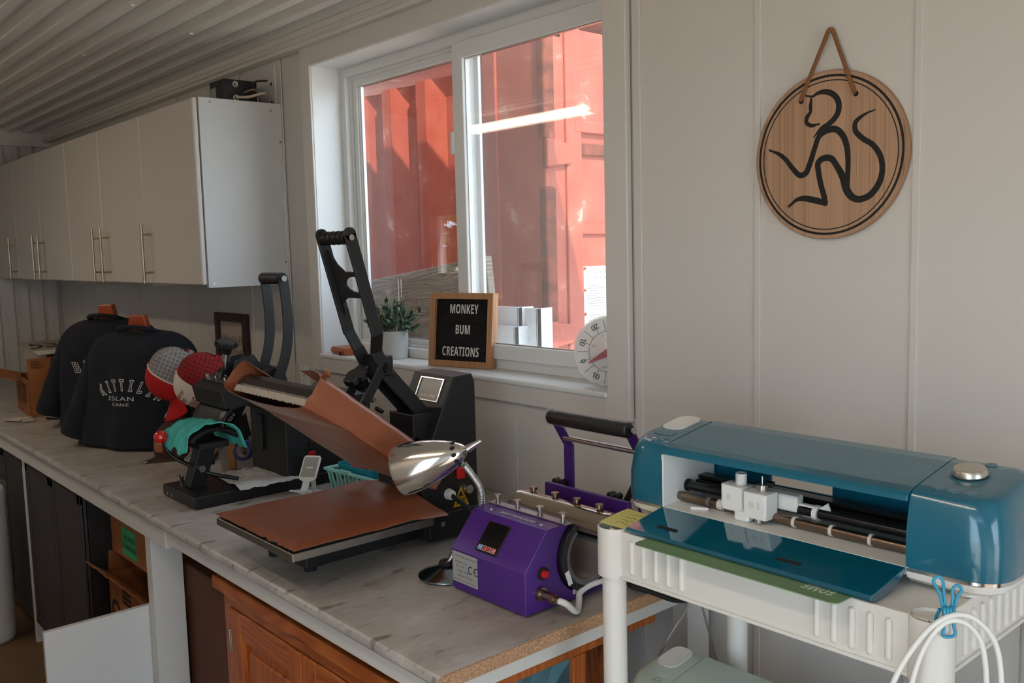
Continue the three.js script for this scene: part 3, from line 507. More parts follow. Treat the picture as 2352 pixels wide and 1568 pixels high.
// ---------- large clamshell heat press ----------
M.pressBlack = std(0x17171a, 0.42, 0, { bumpMap: grain, bumpScale: 0.00025 });
M.kraft = phys(0x8b4f33, 0.38, 0, { bumpMap: tex(256, 256, (u, v) => { const n = 128 + 110 * fbm(u, v, 7, 7, 4, 3); return [n, n, n]; }, false, [3, 3]), bumpScale: 0.002, sheen: 0.4, sheenRoughness: 0.4, sheenColor: new THREE.Color(0.8, 0.7, 0.62) });
M.platen = std(0xa39d94, 0.36, 1);
{
  const t = thing('heat_press', 'large black clamshell heat press standing open below the window', 'heat press', [-1.86, 0.91, 0.5]);
  const g = (x) => { x.translate(1.86, -0.91, -0.5); return x; };           // world coordinates to the press's own
  const P = (n, list, m, l, k) => part(t, n, (Array.isArray(list) ? list : [list]).map((q) => g(q)), m, l, k);
  P('base_beam', bb(-1.868, -1.822, 0.922, 1.0, 0.30, 0.757, 0.003), M.pressBlack); P('base_plate', bb(-2.02, -1.778, 0.922, 0.985, 0.27, 0.445, 0.004), M.pressBlack);
  for (const [x, z] of [[-1.845, 0.735], [-2.0, 0.745], [-2.0, 0.29], [-1.8, 0.29]]) P('rubber_foot', at(cyl(0.014, 0.016, 0.013, 18), x, 0.9165, z), M.rubber);
  P('cross_foot', bb(-2.015, -1.86, 0.922, 0.945, 0.728, 0.757, 0.003), M.pressBlack);
  P('lower_platen', bb(-2.045, -1.671, 1.002, 1.02, 0.508, 0.866, 0.002), M.platen, 'bare metal lower platen'); P('rubber_pad', bb(-2.035, -1.681, 1.02, 1.0255, 0.52, 0.855, 0.002), std(0x1d2a24, 0.7));
  P('platen_support', bb(-1.95, -1.77, 0.985, 1.003, 0.56, 0.8, 0.003), M.pressBlack);
  // control housing
  const h = P('control_housing', slab([[0.29, 0.93], [0.46, 0.93], [0.46, 1.10], [0.445, 1.135], [0.357, 1.32], [0.299, 1.322], [0.29, 1.30]], -1.945, -1.78, 0.002), M.pressBlack);
  const n = V(0, 0.09, 0.19).normalize(), sl = Math.atan2(0.088, 0.185);  // slope of the front
  const scr = (w, hh, d) => box(w, hh, d, 0.001).rotateX(-sl);
  const c = V(-1.855, 1.283, 0.3746);
  const S = (q, dx = 0, dy = 0, dn = 0) => { q = q.clone().rotateX(-sl); return g(q.translate(c.x + dx, c.y + dy * Math.cos(sl) + dn * Math.sin(sl), c.z - dy * Math.sin(sl) + dn * Math.cos(sl))); };
  part(h, 'display_frame', [S(box(0.098, 0.004, 0.004, 0.001), 0, 0.029, 0.002), S(box(0.098, 0.004, 0.004, 0.001), 0, -0.029, 0.002), S(box(0.004, 0.06, 0.004, 0.001), -0.047, 0, 0.002), S(box(0.004, 0.06, 0.004, 0.001), 0.047, 0, 0.002)], M.chrome, 'silver display frame');
  const scrT = print(320, 200, (x, w, hh) => { x.fillStyle = '#3d3b39'; x.fillRect(0, 0, w, hh); x.strokeStyle = '#cfc8bc'; x.lineWidth = 5; for (const [i, o] of [[60, 0], [100, 1], [190, 0], [230, 1]]) { x.strokeStyle = '#cfc8bc'; x.strokeRect(i + 8, 150, 20, 20); } x.fillStyle = '#c2751f'; x.fillRect(34, 150, 22, 22); x.fillRect(164, 150, 22, 22); x.strokeStyle = '#cfc8bc'; x.beginPath(); x.moveTo(110, 172); x.lineTo(110, 150); x.lineTo(132, 150); x.lineTo(132, 172); x.moveTo(240, 172); x.lineTo(240, 150); x.lineTo(262, 150); x.lineTo(262, 172); x.stroke(); });
  part(h, 'display_print', S(new THREE.PlaneGeometry(0.09, 0.054), 0, 0, 0.0012), std(0xffffff, 0.25, 0, { map: scrT }), null, true);
  P('power_switch', [bb(-1.781, -1.772, 1.063, 1.092, 0.335, 0.357, 0.002)], phys(0xc11312, 0.3), 'red rocker switch');
  P('cable_gland', rod(V(-1.78, 1.03, 0.383), V(-1.765, 1.03, 0.383), 0.014, 0.012), M.whitePlastic, 'white cable bush'); P('fuse_holder', rod(V(-1.78, 1.033, 0.324), V(-1.768, 1.033, 0.324), 0.013, 0.011), M.chrome);
  P('power_cable', tube([V(-1.772, 1.03, 0.383), V(-1.74, 1.01, 0.37), V(-1.69, 0.96, 0.33), V(-1.64, 0.92, 0.27), V(-1.6, 0.916, 0.18)], 0.006), M.rubber);
  P('side_bolt', rod(V(-1.778, 0.96, 0.407), V(-1.774, 0.96, 0.407), 0.007), M.bolt);
  const warn = print(128, 128, (x) => { x.fillStyle = '#b98a12'; x.beginPath(); x.moveTo(64, 4); x.lineTo(124, 124); x.lineTo(4, 124); x.fill(); x.fillStyle = '#171208'; x.font = 'bold 60px sans-serif'; x.textAlign = 'center'; x.beginPath(); x.moveTo(64, 30); x.lineTo(84, 66); x.lineTo(44, 66); x.fill(); x.fillRect(30, 80, 68, 5); x.fillRect(36, 92, 56, 5); x.fillRect(30, 104, 68, 5); });
  P('warning_print', at(new THREE.PlaneGeometry(0.055, 0.055), -1.7793, 1.018, 0.345, 0, Math.PI / 2), decal(warn), 'yellow warning triangle', true);
  // upper platen, hinged open by 37 degrees; own frame: x across, z 0 (front) to -0.37, y up
  const A = R(-37.4), U = (q) => q.rotateX(A).translate(-1.86, 1.322, 0.80);
  P('upper_platen', [U(slab([[-0.37, 0.004], [0, 0.004], [0, 0.012], [-0.004, 0.03], [-0.012, 0.043], [-0.03, 0.05], [-0.37, 0.05]], -0.187, 0.187, 0.002))], std(0x241d1b, 0.35));
  P('heating_plate', U(bb(-0.187, 0.187, -0.002, 0.006, -0.37, -0.004, 0.002)), M.platen);
  P('insulation_fringe', U(thick((u, v) => V(-0.18 + 0.36 * u, 0.006 - 0.016 * v + 0.003 * noise(u * 40, v * 3), 0.002 + 0.003 * noise(u * 90, v * 5, 4)), 90, 3, 0.002)), std(0xb9ada0, 0.9), 'whitish woven insulation edge');
  P('platen_bar', U(bb(-0.035, 0.035, 0.05, 0.085, -0.36, -0.09, 0.003)), M.pressBlack);
  for (const [z, col, l] of [[-0.085, 0xc8741a, 'orange ring'], [-0.235, 0x1559a8, 'blue ring']]) P('spring_ring', U(at(lathe([[0, 0], [0.02, 0], [0.022, 0.003], [0.02, 0.006], [0.006, 0.007], [0.006, 0.011], [0, 0.012]], 28), 0.055, 0.055, z)), phys(col, 0.3), l);
  P('stop_screw', U([at(cyl(0.004, 0.004, 0.02, 12), 0.03, 0.093, -0.245), at(cyl(0.011, 0.012, 0.006, 18), 0.03, 0.104, -0.245)][1] ), M.rubber);
  // linkage
  const xr = -1.826, xl = -1.9, rail = (x, pts, w, d) => pts.slice(1).map((q, i) => beam(V(x, pts[i][1], pts[i][0]), V(x, q[1], q[0]), d, w, V(0, 0, 1)));
  P('main_arm', [...rail(xr - 0.004, [[0.535, 1.362], [0.40, 1.212]], 0.036, 0.008), ...rail(xl + 0.004, [[0.535, 1.362], [0.40, 1.212]], 0.036, 0.008), beam(V(-1.863, 1.352, 0.51), V(-1.863, 1.216, 0.392), 0.07, 0.006, V(0, 0.75, 0.66))], M.pressBlack);
  P('hinge_bracket', [bb(-1.915, -1.812, 1.04, 1.235, 0.375, 0.46, 0.004), bb(-1.915, -1.812, 1.06, 1.18, 0.44, 0.50, 0.004)], M.pressBlack);
  P('link_bar', [beam(V(xr + 0.004, 1.362, 0.53), V(xr + 0.004, 1.27, 0.593), 0.007, 0.024, V(0, 0, 1))], M.pressBlack); P('link_bar', [beam(V(xl - 0.004, 1.362, 0.53), V(xl - 0.004, 1.27, 0.593), 0.007, 0.024, V(0, 0, 1))], M.pressBlack);
  for (const [z, y, x] of [[0.523, 1.355, xr + 0.006], [0.59, 1.274, xr + 0.006], [0.405, 1.2, xr + 0.012]]) P('pivot_bolt', [rod(V(x, y, z), V(x + 0.01, y, z), 0.012, 0.011, 18), rod(V(x + 0.009, y, z), V(x + 0.013, y, z), 0.007, 0.007, 6)], M.blackSatin);
  P('pressure_knob', lookAlong(at(lobed(0.034, 0.017), 0, 0.008, 0), V(-1.86, 1.333, 0.577), V(0, 0.82, 0.57)), M.blackPlastic); P('knob_stem', lookAlong(cyl(0.016, 0.02, 0.02, 20), V(-1.86, 1.32, 0.57), V(0, 0.82, 0.57)), M.blackPlastic);
  P('threaded_rod', [lookAlong(at(cyl(0.006, 0.006, 0.05, 14), 0, -0.02, 0), V(-1.86, 1.31, 0.563), V(0, 0.82, 0.57)), lookAlong(at(cyl(0.013, 0.013, 0.009, 6), 0, -0.002, 0), V(-1.86, 1.31, 0.563), V(0, 0.82, 0.57))], M.steel);
  // handle: two flat bars that step inwards, webs between them, ribbed grip
  const bar = (x0, x1) => [beam(V(x0, 1.672, 0.619), V(x0, 1.437, 0.556), 0.007, 0.03, V(0, 0, 1)), beam(V(x0, 1.441, 0.557), V(x1, 1.395, 0.547), 0.007, 0.03, V(0, 0, 1)), beam(V(x1, 1.399, 0.549), V(x1, 1.345, 0.52), 0.007, 0.032, V(0, 0, 1))];
  P('handle_bar', [...bar(-1.803, -1.826), rod(V(-1.8065, 1.672, 0.619), V(-1.7995, 1.672, 0.619), 0.015)], M.pressBlack); P('handle_bar', [...bar(-1.929, -1.902), rod(V(-1.9325, 1.672, 0.619), V(-1.9255, 1.672, 0.619), 0.015)], M.pressBlack);
  const web = shape([[-0.06, -0.075], [-0.05, -0.07], [-0.045, -0.042], [-0.02, -0.032], [0.06, -0.032], [0.06, 0.032], [-0.005, 0.032], [-0.03, 0.05], [-0.045, 0.075], [-0.06, 0.085]]);
  const hole = []; for (let i = 0; i < 24; i++) { const a = i / 24 * 2 * Math.PI; hole.push([0.03 + 0.044 * Math.cos(a), 0.001 + 0.019 * Math.sin(a)].map((q, k) => (k ? q : Math.min(q, 0.055)))); }
  P('handle_web', plate(web, 0.006, 0.001, [hole]).rotateX(R(15)).translate(-1.866, 1.555, 0.587), M.pressBlack);
  P('grip', at(lathe(Array.from({ length: 41 }, (_, i) => [0.0145 + 0.0018 * Math.cos(i / 40 * 5 * 2 * Math.PI), -0.057 + i / 40 * 0.114]), 24).rotateZ(Math.PI / 2), -1.866, 1.664, 0.617), M.blackSatin, 'ribbed rubber grip');
  P('grip_bolt', rod(V(-1.7995, 1.664, 0.617), V(-1.797, 1.664, 0.617), 0.007), M.bolt);
  P('lever_yoke', bb(-1.905, -1.823, 1.335, 1.385, 0.5, 0.535, 0.006), M.pressBlack);
}
{ // brown release sheets
  const s = thing('release_sheet', 'brown kraft-coloured release sheet lying on the lower platen of the large press', 'sheet', [-1.86, 1.0262, 0.68]);
  part(s, 'sheet', thick((u, v) => {
    const x = -0.19 + 0.385 * u, z = -0.21 + 0.395 * v, e = Math.min(u, 1 - u, 1 - v) * 0.385;
    let y = 0.006 + 0.0022 * noise(x * 14, z * 14, 1) + (e < 0.02 ? -0.004 * (1 - e / 0.02) : 0);
    if (v > 0.95) y += 0.004 * noise(u * 20, 3) - 0.001; if (v < 0.25) y += 0.028 * (1 - v / 0.25) * Math.sin(Math.PI * Math.min(1, u * 1.15 + 0.05)) * (0.7 + 0.4 * noise(u * 5, 2)) - (u > 0.8 ? 0.05 * (u - 0.8) * (1 - v / 0.25) : 0);
    return V(x + 0.003 * noise(z * 20, 5) * (u > 0.97 || u < 0.03 ? 1 : 0), y, z + (v > 0.98 ? 0.005 * noise(x * 40, 2) : 0));
  }, 60, 60, 0.0012), M.kraft);
  const A = R(-37.4);
  const w = thing('release_sleeve', 'brown kraft-coloured release sheet wrapped round the raised upper platen of the large press', 'sheet', [-1.86, 1.322, 0.80]);
  part(w, 'sheet', thick((u, v) => {
    // round the platen: 0 top left ... bottom ... 1 top right
    const hw = 0.194, top = 0.058, path = [[-0.15, top], [-hw + 0.02, top + 0.002], [-hw, top - 0.02], [-hw - 0.003, 0.02], [-hw + 0.004, -0.006], [-0.1, -0.008], [0.05, -0.009], [hw - 0.012, -0.009], [hw, 0.0], [hw + 0.004, 0.03], [hw - 0.002, top - 0.006], [hw - 0.03, top + 0.004], [0.1, top + 0.002]];
    const k = u * (path.length - 1), i = Math.min(path.length - 2, Math.floor(k)), f = k - i, a = path[Math.max(0, i - 1)], b = path[i], c = path[i + 1], d = path[Math.min(path.length - 1, i + 2)];
    const cr = (q) => 0.5 * (2 * b[q] + (c[q] - a[q]) * f + (2 * a[q] - 5 * b[q] + 4 * c[q] - d[q]) * f * f + (3 * b[q] - a[q] - 3 * c[q] + d[q]) * f * f * f);
    let x = cr(0), y = cr(1); const z = 0.022 - 0.40 * v + (v < 0.02 ? 0.006 * noise(u * 26, 1) : 0);
    if (v < 0.3 && u > 0.3 && u < 0.66) y -= 0.022 * (1 - v / 0.3) * Math.sin((u - 0.3) / 0.36 * Math.PI);
    x += 0.001 * noise(u * 9, v * 9); y += 0.0012 * noise(u * 11, v * 8, 4);
    return V(x, y, z).applyAxisAngle(V(1, 0, 0), A);
  }, 90, 40, 0.001), M.kraft);
  part(w, 'torn_corner', thick((u, v) => V(0.188 + 0.004 * u - 0.03 * (1 - u) * v, 0.05 + 0.03 * u * (1 - v) + 0.014 * v, 0.018 - 0.02 * v).applyAxisAngle(V(1, 0, 0), A), 6, 6, 0.001), M.kraft);
}
{ // chrome desk lamp with gooseneck
  const t = thing('desk_lamp', 'chrome bullet-shaded desk lamp on a gooseneck beside the large heat press', 'lamp', [-1.59, 0.91, 0.535]);
  const L = (x, y, z) => V(x + 1.59, y - 0.91, z - 0.535);
  part(t, 'base', lathe([[0, 0], [0.062, 0], [0.065, 0.003], [0.064, 0.007], [0.05, 0.012], [0.02, 0.022], [0.014, 0.03], [0, 0.03]], 48), phys(0x8fa0a8, 0.18, 1), 'brushed metal disc base');
  part(t, 'base_socket', at(new THREE.TorusGeometry(0.013, 0.006, 12, 24).rotateX(Math.PI / 2), 0, 0.03, 0), M.rubber);
  const neck = [L(-1.59, 0.935, 0.535), L(-1.575, 0.98, 0.51), L(-1.548, 1.06, 0.468), L(-1.535, 1.105, 0.478), L(-1.51, 1.15, 0.52), L(-1.488, 1.185, 0.56)];
  part(t, 'gooseneck', (() => { const c = new THREE.CatmullRomCurve3(neck), gs = [new THREE.TubeGeometry(c, 60, 0.0062, 12)]; for (let i = 0; i < 70; i++) { const p = c.getPointAt(i / 70), d = c.getTangentAt(i / 70); gs.push(lookAlong(new THREE.TorusGeometry(0.0062, 0.0012, 6, 14).rotateX(Math.PI / 2), p, d)); } return gs; })(), M.chrome);
  const tip = L(-1.458, 1.222, 0.573), rim = L(-1.578, 1.172, 0.655), dir = rim.clone().sub(tip);
  const len = dir.length(), prof = []; for (let i = 0; i <= 24; i++) { const s = i / 24; prof.push([0.004 + 0.05 * Math.pow(Math.sin(s * Math.PI / 2), 0.62), s * len]); }
  const inner = prof.slice().reverse().map(([r, y]) => [Math.max(0.001, r - 0.0015), y + 0.001]);
  part(t, 'lamp_shade', lookAlong(lathe([[0, 0], ...prof, ...inner], 64), tip, dir), phys(0xd9d6d2, 0.13, 1, { bumpMap: grain, bumpScale: 0.00006 }), 'polished chrome shade');
  const ud = dir.clone().normalize();
  for (let k = 0; k < 10; k++) { const a = k / 10 * 2 * Math.PI, e1 = V(0, 1, 0).cross(ud).normalize(), e2 = ud.clone().cross(e1), s = 0.14, r = 0.0045 + 0.05 * Math.pow(Math.sin(s * Math.PI / 2), 0.62), p = tip.clone().addScaledVector(ud, s * len).addScaledVector(e1, r * Math.cos(a)).addScaledVector(e2, r * Math.sin(a)); const nrm = e1.clone().multiplyScalar(Math.cos(a)).addScaledVector(e2, Math.sin(a)).addScaledVector(ud, -0.8); part(t, 'vent_hole', lookAlong(new THREE.SphereGeometry(0.0042, 12, 8).scale(1, 0.25, 1.4), p, nrm), M.rubber); }
  part(t, 'switch_stem', [lookAlong(at(cyl(0.009, 0.004, 0.034, 18), 0, 0.02, 0), tip, ud.clone().negate().add(V(0, 0.25, 0))), lookAlong(at(cyl(0.005, 0.006, 0.01, 14), 0, 0.002, 0), tip, ud.clone().negate())], M.chrome);
  part(t, 'bulb', lookAlong(at(new THREE.SphereGeometry(0.02, 16, 12), 0, len * 0.6, 0), tip, dir), std(0xe8e4da, 0.4));
}
// ---------- purple tumbler press ----------
{
  const t = thing('tumbler_press', 'purple tumbler heat press at the right end of the workbench', 'heat press', [-1.405, 0.91, 0.4]);
  const g = (x) => x.translate(1.405, -0.91, -0.4);
  const P = (n, list, m, l, k) => part(t, n, (Array.isArray(list) ? list : [list]).map((q) => g(q)), m, l, k);
  const purple = phys(0x4a2278, 0.34, 0, { bumpMap: tex(256, 256, (u, v) => { const n = 128 + 120 * fbm(u, v, 60, 60, 2, 14); return [n, n, n]; }, false, [9, 9]), bumpScale: 0.0006 }), smooth = phys(0x3f1c66, 0.4);
  const x0 = -1.522, x1 = -1.289, cz = 0.402, cy = 1.005, arc = []; for (let i = 0; i <= 20; i++) { const a = R(62) + (R(270) - R(62)) * 0 + i / 20 * (R(-90) - R(62)); arc.push([cz + 0.082 * Math.cos(a), cy + 0.082 * Math.sin(a)]); }
  const out = [[cz, 0.915], [0.572, 0.915], [0.572, 1.0], [0.510, 1.073], [0.50, 1.0745], [cz + 0.07, 1.0755], [cz + 0.045, 1.0775], ...arc];
  P('front_body', slab(out, x0, x1, 0.0015), purple); P('rear_body', slab([[0.19, 0.915], [cz + 0.001, 0.915], [cz + 0.001, 0.922], [cz - 0.05, 0.94], [0.27, 0.97], [0.2, 0.97], [0.19, 0.96]], x0, x1, 0.0015), purple);
  for (const [x, z] of [[x0 + 0.02, 0.55], [x1 - 0.02, 0.55], [x0 + 0.02, 0.21], [x1 - 0.02, 0.21]]) P('rubber_foot', at(cyl(0.008, 0.009, 0.006, 14), x, 0.913, z), M.rubber);
  // heater shell: open ring
  const ring = (r0, r1, a0, a1) => { const p = []; for (let i = 0; i <= 40; i++) { const a = a0 + i / 40 * (a1 - a0); p.push([cz + r1 * Math.cos(a), cy + r1 * Math.sin(a)]); } for (let i = 40; i >= 0; i--) { const a = a0 + i / 40 * (a1 - a0); p.push([cz + r0 * Math.cos(a), cy + r0 * Math.sin(a)]); } return p; };
  P('heater_shell', slab(ring(0.066, 0.08, R(60), R(-190)), x0 + 0.004, x1 + 0.012, 0.001), phys(0x1b1a1d, 0.22)); P('felt_lining', slab(ring(0.058, 0.0655, R(55), R(-185)), x0 + 0.006, x1 + 0.011), std(0x5b5856, 0.9)); P('heater_liner', slab(ring(0.0565, 0.0578, R(50), R(-180)), x0 + 0.008, x1 + 0.0095), phys(0x9a8a80, 0.3, 0.4));
  P('serial_sticker', at(new THREE.PlaneGeometry(0.012, 0.032).rotateY(Math.PI / 2).rotateX(R(20)), x1 + 0.0128, 0.968, cz + 0.063), std(0xe4e4e2, 0.5), null, true);
  // clamp strips, screws, spring sheet
  P('clamp_strip', bb(x0, x1 + 0.01, 1.0765, 1.0785, cz + 0.045, cz + 0.066, 0.0005), std(0xa7a6a8, 0.35, 0.8));
  for (const x of [-1.5, -1.435, -1.365, -1.297]) P('thumb_screw', [at(cyl(0.004, 0.004, 0.014, 12), x, 1.084, cz + 0.056), at(cyl(0.008, 0.0085, 0.007, 20), x, 1.094, cz + 0.056), at(cyl(0.006, 0.006, 0.004, 14), x, 1.0805, cz + 0.056)], M.steel);
  for (const [x, z] of [[-1.481, 0.494], [-1.323, 0.494]]) P('screw', at(new THREE.SphereGeometry(0.0045, 14, 8).scale(1, 0.5, 1), x, 1.0745, z), M.chrome);
  P('spring_sheet', [thick((u, v) => V(-1.49 + 0.27 * u, 1.075 + 0.024 * Math.sin(v * Math.PI * 0.55 + 0.2) - 0.01 * u * (1 - v), cz + 0.036 - 0.05 * v), 20, 12, 0.0008), thick((u, v) => V(-1.49 + 0.285 * u, 1.07 - 0.004 * v, cz + 0.04 - 0.02 * v), 12, 4, 0.0008)], phys(0xb8aa9c, 0.16, 1));
  P('rear_jaw', [bb(-1.475, -1.225, 1.07, 1.108, cz - 0.072, cz - 0.06, 0.003), bb(-1.475, -1.225, 1.068, 1.073, cz - 0.065, cz - 0.02, 0.001)], smooth);
  for (const x of [-1.458, -1.39, -1.325, -1.26]) P('thumb_screw', [at(cyl(0.004, 0.004, 0.014, 12), x, 1.094, cz - 0.012), at(cyl(0.008, 0.0085, 0.007, 20), x, 1.105, cz - 0.012), at(cyl(0.006, 0.006, 0.004, 14), x, 1.0895, cz - 0.012)], std(0xa08c74, 0.3, 1));
  P('jaw_bolt', rod(V(-1.225, 1.09, cz - 0.066), V(-1.222, 1.09, cz - 0.066), 0.006), M.chrome);
  for (const x of [-1.46, -1.24]) P('jaw_support', bb(x - 0.01, x + 0.01, 0.96, 1.075, cz - 0.09, cz - 0.07, 0.002), smooth);
  // handle
  for (const x of [-1.452, -1.232]) P('handle_arm', [beam(V(x, 0.955, 0.285), V(x, 1.19, 0.285), 0.03, 0.005, V(0, 0, 1)), beam(V(x, 1.185, 0.285), V(x, 1.26, 0.333), 0.03, 0.005, V(0, 0, 1)), rod(V(x - 0.002, 1.258, 0.335), V(x + 0.002, 1.258, 0.335), 0.014)], smooth);
  P('grip', at(lathe([[0, -0.118], [0.013, -0.118], [0.0165, -0.113], [0.017, -0.05], [0.0168, 0.05], [0.0165, 0.113], [0.013, 0.118], [0, 0.118]], 28).rotateZ(Math.PI / 2), -1.342, 1.257, 0.335), M.blackSatin);
  P('grip_film', thick((u, v) => { const a = u * 2 * Math.PI, r = 0.0185 + 0.0012 * noise(Math.cos(a) * 5, v * 26, Math.sin(a) * 5); return V(-1.464 + 0.244 * v, 1.257 + r * Math.cos(a), 0.335 + r * Math.sin(a)); }, 40, 90, 0.0003), phys(0xffffff, 0.1, 0, { transmission: 1, thickness: 0, transparent: true, opacity: 0.4 }), 'clear crinkled plastic film');
  P('tie_rod', rod(V(-1.45, 1.205, 0.3), V(-1.23, 1.205, 0.3), 0.006), M.chrome); P('grip_bolt', rod(V(-1.216, 1.257, 0.335), V(-1.212, 1.257, 0.335), 0.006), M.chrome);
  for (const x of [-1.47, -1.30]) P('clamp_knob', [at(lobed(0.026, 0.02, 6, 0.3).rotateX(R(90)), x, 1.085, 0.3), at(cyl(0.009, 0.009, 0.02, 16).rotateX(R(90)), x, 1.085, 0.318)], M.blackPlastic);
  P('strut', beam(V(-1.285, 1.07, 0.295), V(-1.24, 1.16, 0.285), 0.014, 0.006, V(0, 0, 1)), M.blackPlastic);
  // panel, label, switch, cable
  const k = Math.atan2(0.062, 0.073), F = (q, x, s, d = 0.0008) => q.clone().rotateX(-k).translate(x, 1.0 + s * Math.cos(k) + d * Math.sin(k), 0.572 - s * Math.sin(k) + d * Math.cos(k));   // s: up the sloping face
  P('control_panel', F(box(0.068, 0.068, 0.003, 0.001), -1.418, 0.046), phys(0x0b0b0c, 0.25), 'black glossy control panel');
  const btn = (c, s) => print(64, 64, (x) => { x.fillStyle = '#d8d4cf'; x.fillRect(0, 0, 64, 64); x.fillStyle = c; x.fillRect(5, 5, 54, 54); x.fillStyle = '#e8e0da'; x.font = 'bold 26px sans-serif'; x.textAlign = 'center'; x.fillText(s, 32, 42, 50); });
  [['#2f8fd0', 'SET'], ['#b81d1c', '▼'], ['#b81d1c', '▲'], ['#b81d1c', 'ON']].forEach(([c, s], i) => P('button', F(box(0.011, 0.0105, 0.002, 0.0005), -1.4395 + i * 0.0142, 0.0215, 0.003), phys(0xffffff, 0.4, 0, { map: btn(c, s) }), i ? 'red button' : 'blue button', true));
  const lab = print(384, 320, (x, w, h) => { x.fillStyle = '#a8a6a3'; x.fillRect(0, 0, w, h); x.fillStyle = '#1b1a1b'; x.font = '32px sans-serif'; x.textAlign = 'center'; x.fillText('Tumbler Mug Heat Presses', w / 2, 52, 330); x.font = '32px sans-serif'; x.textAlign = 'left'; ['Voltage:  110V', 'AC:  4.4A', 'Power:  500W'].forEach((s, i) => x.fillText(s, 40 + i * 16, 112 + i * 46, 190)); x.font = '34px sans-serif'; x.textAlign = 'center'; x.fillText('Made in China', w / 2, 254); x.font = '18px sans-serif'; x.fillText('Any questions contact: thebest@email.com', w / 2, 296, 350);
    x.lineWidth = 11; x.strokeStyle = '#1b1a1b'; x.beginPath(); x.arc(282, 150, 36, R(60), R(300)); x.stroke(); x.beginPath(); x.arc(364, 150, 36, R(60), R(300)); x.moveTo(328, 150); x.lineTo(356, 150); x.stroke(); });
  P('rating_plate', at(new THREE.PlaneGeometry(0.084, 0.066), x0 + 0.045, 0.963, 0.5726), std(0xffffff, 0.4, 0.1, { map: lab }), 'grey rating plate', true);
  const logo = print(512, 96, (x, w, h) => { x.clearRect(0, 0, w, h); x.fillStyle = '#d2cfd6'; x.font = 'italic bold 84px sans-serif'; x.textAlign = 'center'; x.fillText('BETTERSUB', w / 2, 76, 500); });
  P('maker_print', at(new THREE.PlaneGeometry(0.125, 0.0165).rotateX(-Math.PI / 2), -1.398, 1.0755, 0.4935), decal(logo, 0.4), 'silver lettering', true);
  P('reset_button', [rod(V(x1, 0.991, 0.526), V(x1 + 0.006, 0.991, 0.526), 0.013), rod(V(x1 + 0.004, 0.991, 0.526), V(x1 + 0.012, 0.991, 0.526), 0.0085)].slice(0, 1), M.rubber); P('button_cap', rod(V(x1 + 0.004, 0.991, 0.526), V(x1 + 0.012, 0.991, 0.526), 0.0085, 0.007), phys(0xc01512, 0.3), 'red reset button');
  P('cable_connector', [rod(V(x1, 0.952, 0.533), V(x1 + 0.008, 0.952, 0.533), 0.014), rod(V(x1 + 0.006, 0.952, 0.533), V(x1 + 0.04, 0.95, 0.53), 0.0095), rod(V(x1 + 0.036, 0.95, 0.53), V(x1 + 0.05, 0.949, 0.529), 0.0075)], std(0xa5917d, 0.25, 1));
  P('white_cable', tube([V(x1 + 0.045, 0.949, 0.529), V(x1 + 0.06, 0.944, 0.52), V(x1 + 0.062, 0.925, 0.5), V(x1 + 0.05, 0.917, 0.478), V(x1 + 0.03, 0.922, 0.455), V(x1 + 0.012, 0.932, 0.43), V(x1 + 0.01, 0.937, 0.38), V(x1 + 0.01, 0.93, 0.3)], 0.0065, 60), std(0xd9d6d0, 0.5));
  P('cable_clip', [bb(x1, x1 + 0.003, 0.925, 0.958, 0.432, 0.442, 0.001), rod(V(x1 + 0.003, 0.95, 0.437), V(x1 + 0.006, 0.95, 0.437), 0.005)], M.whitePlastic);
}
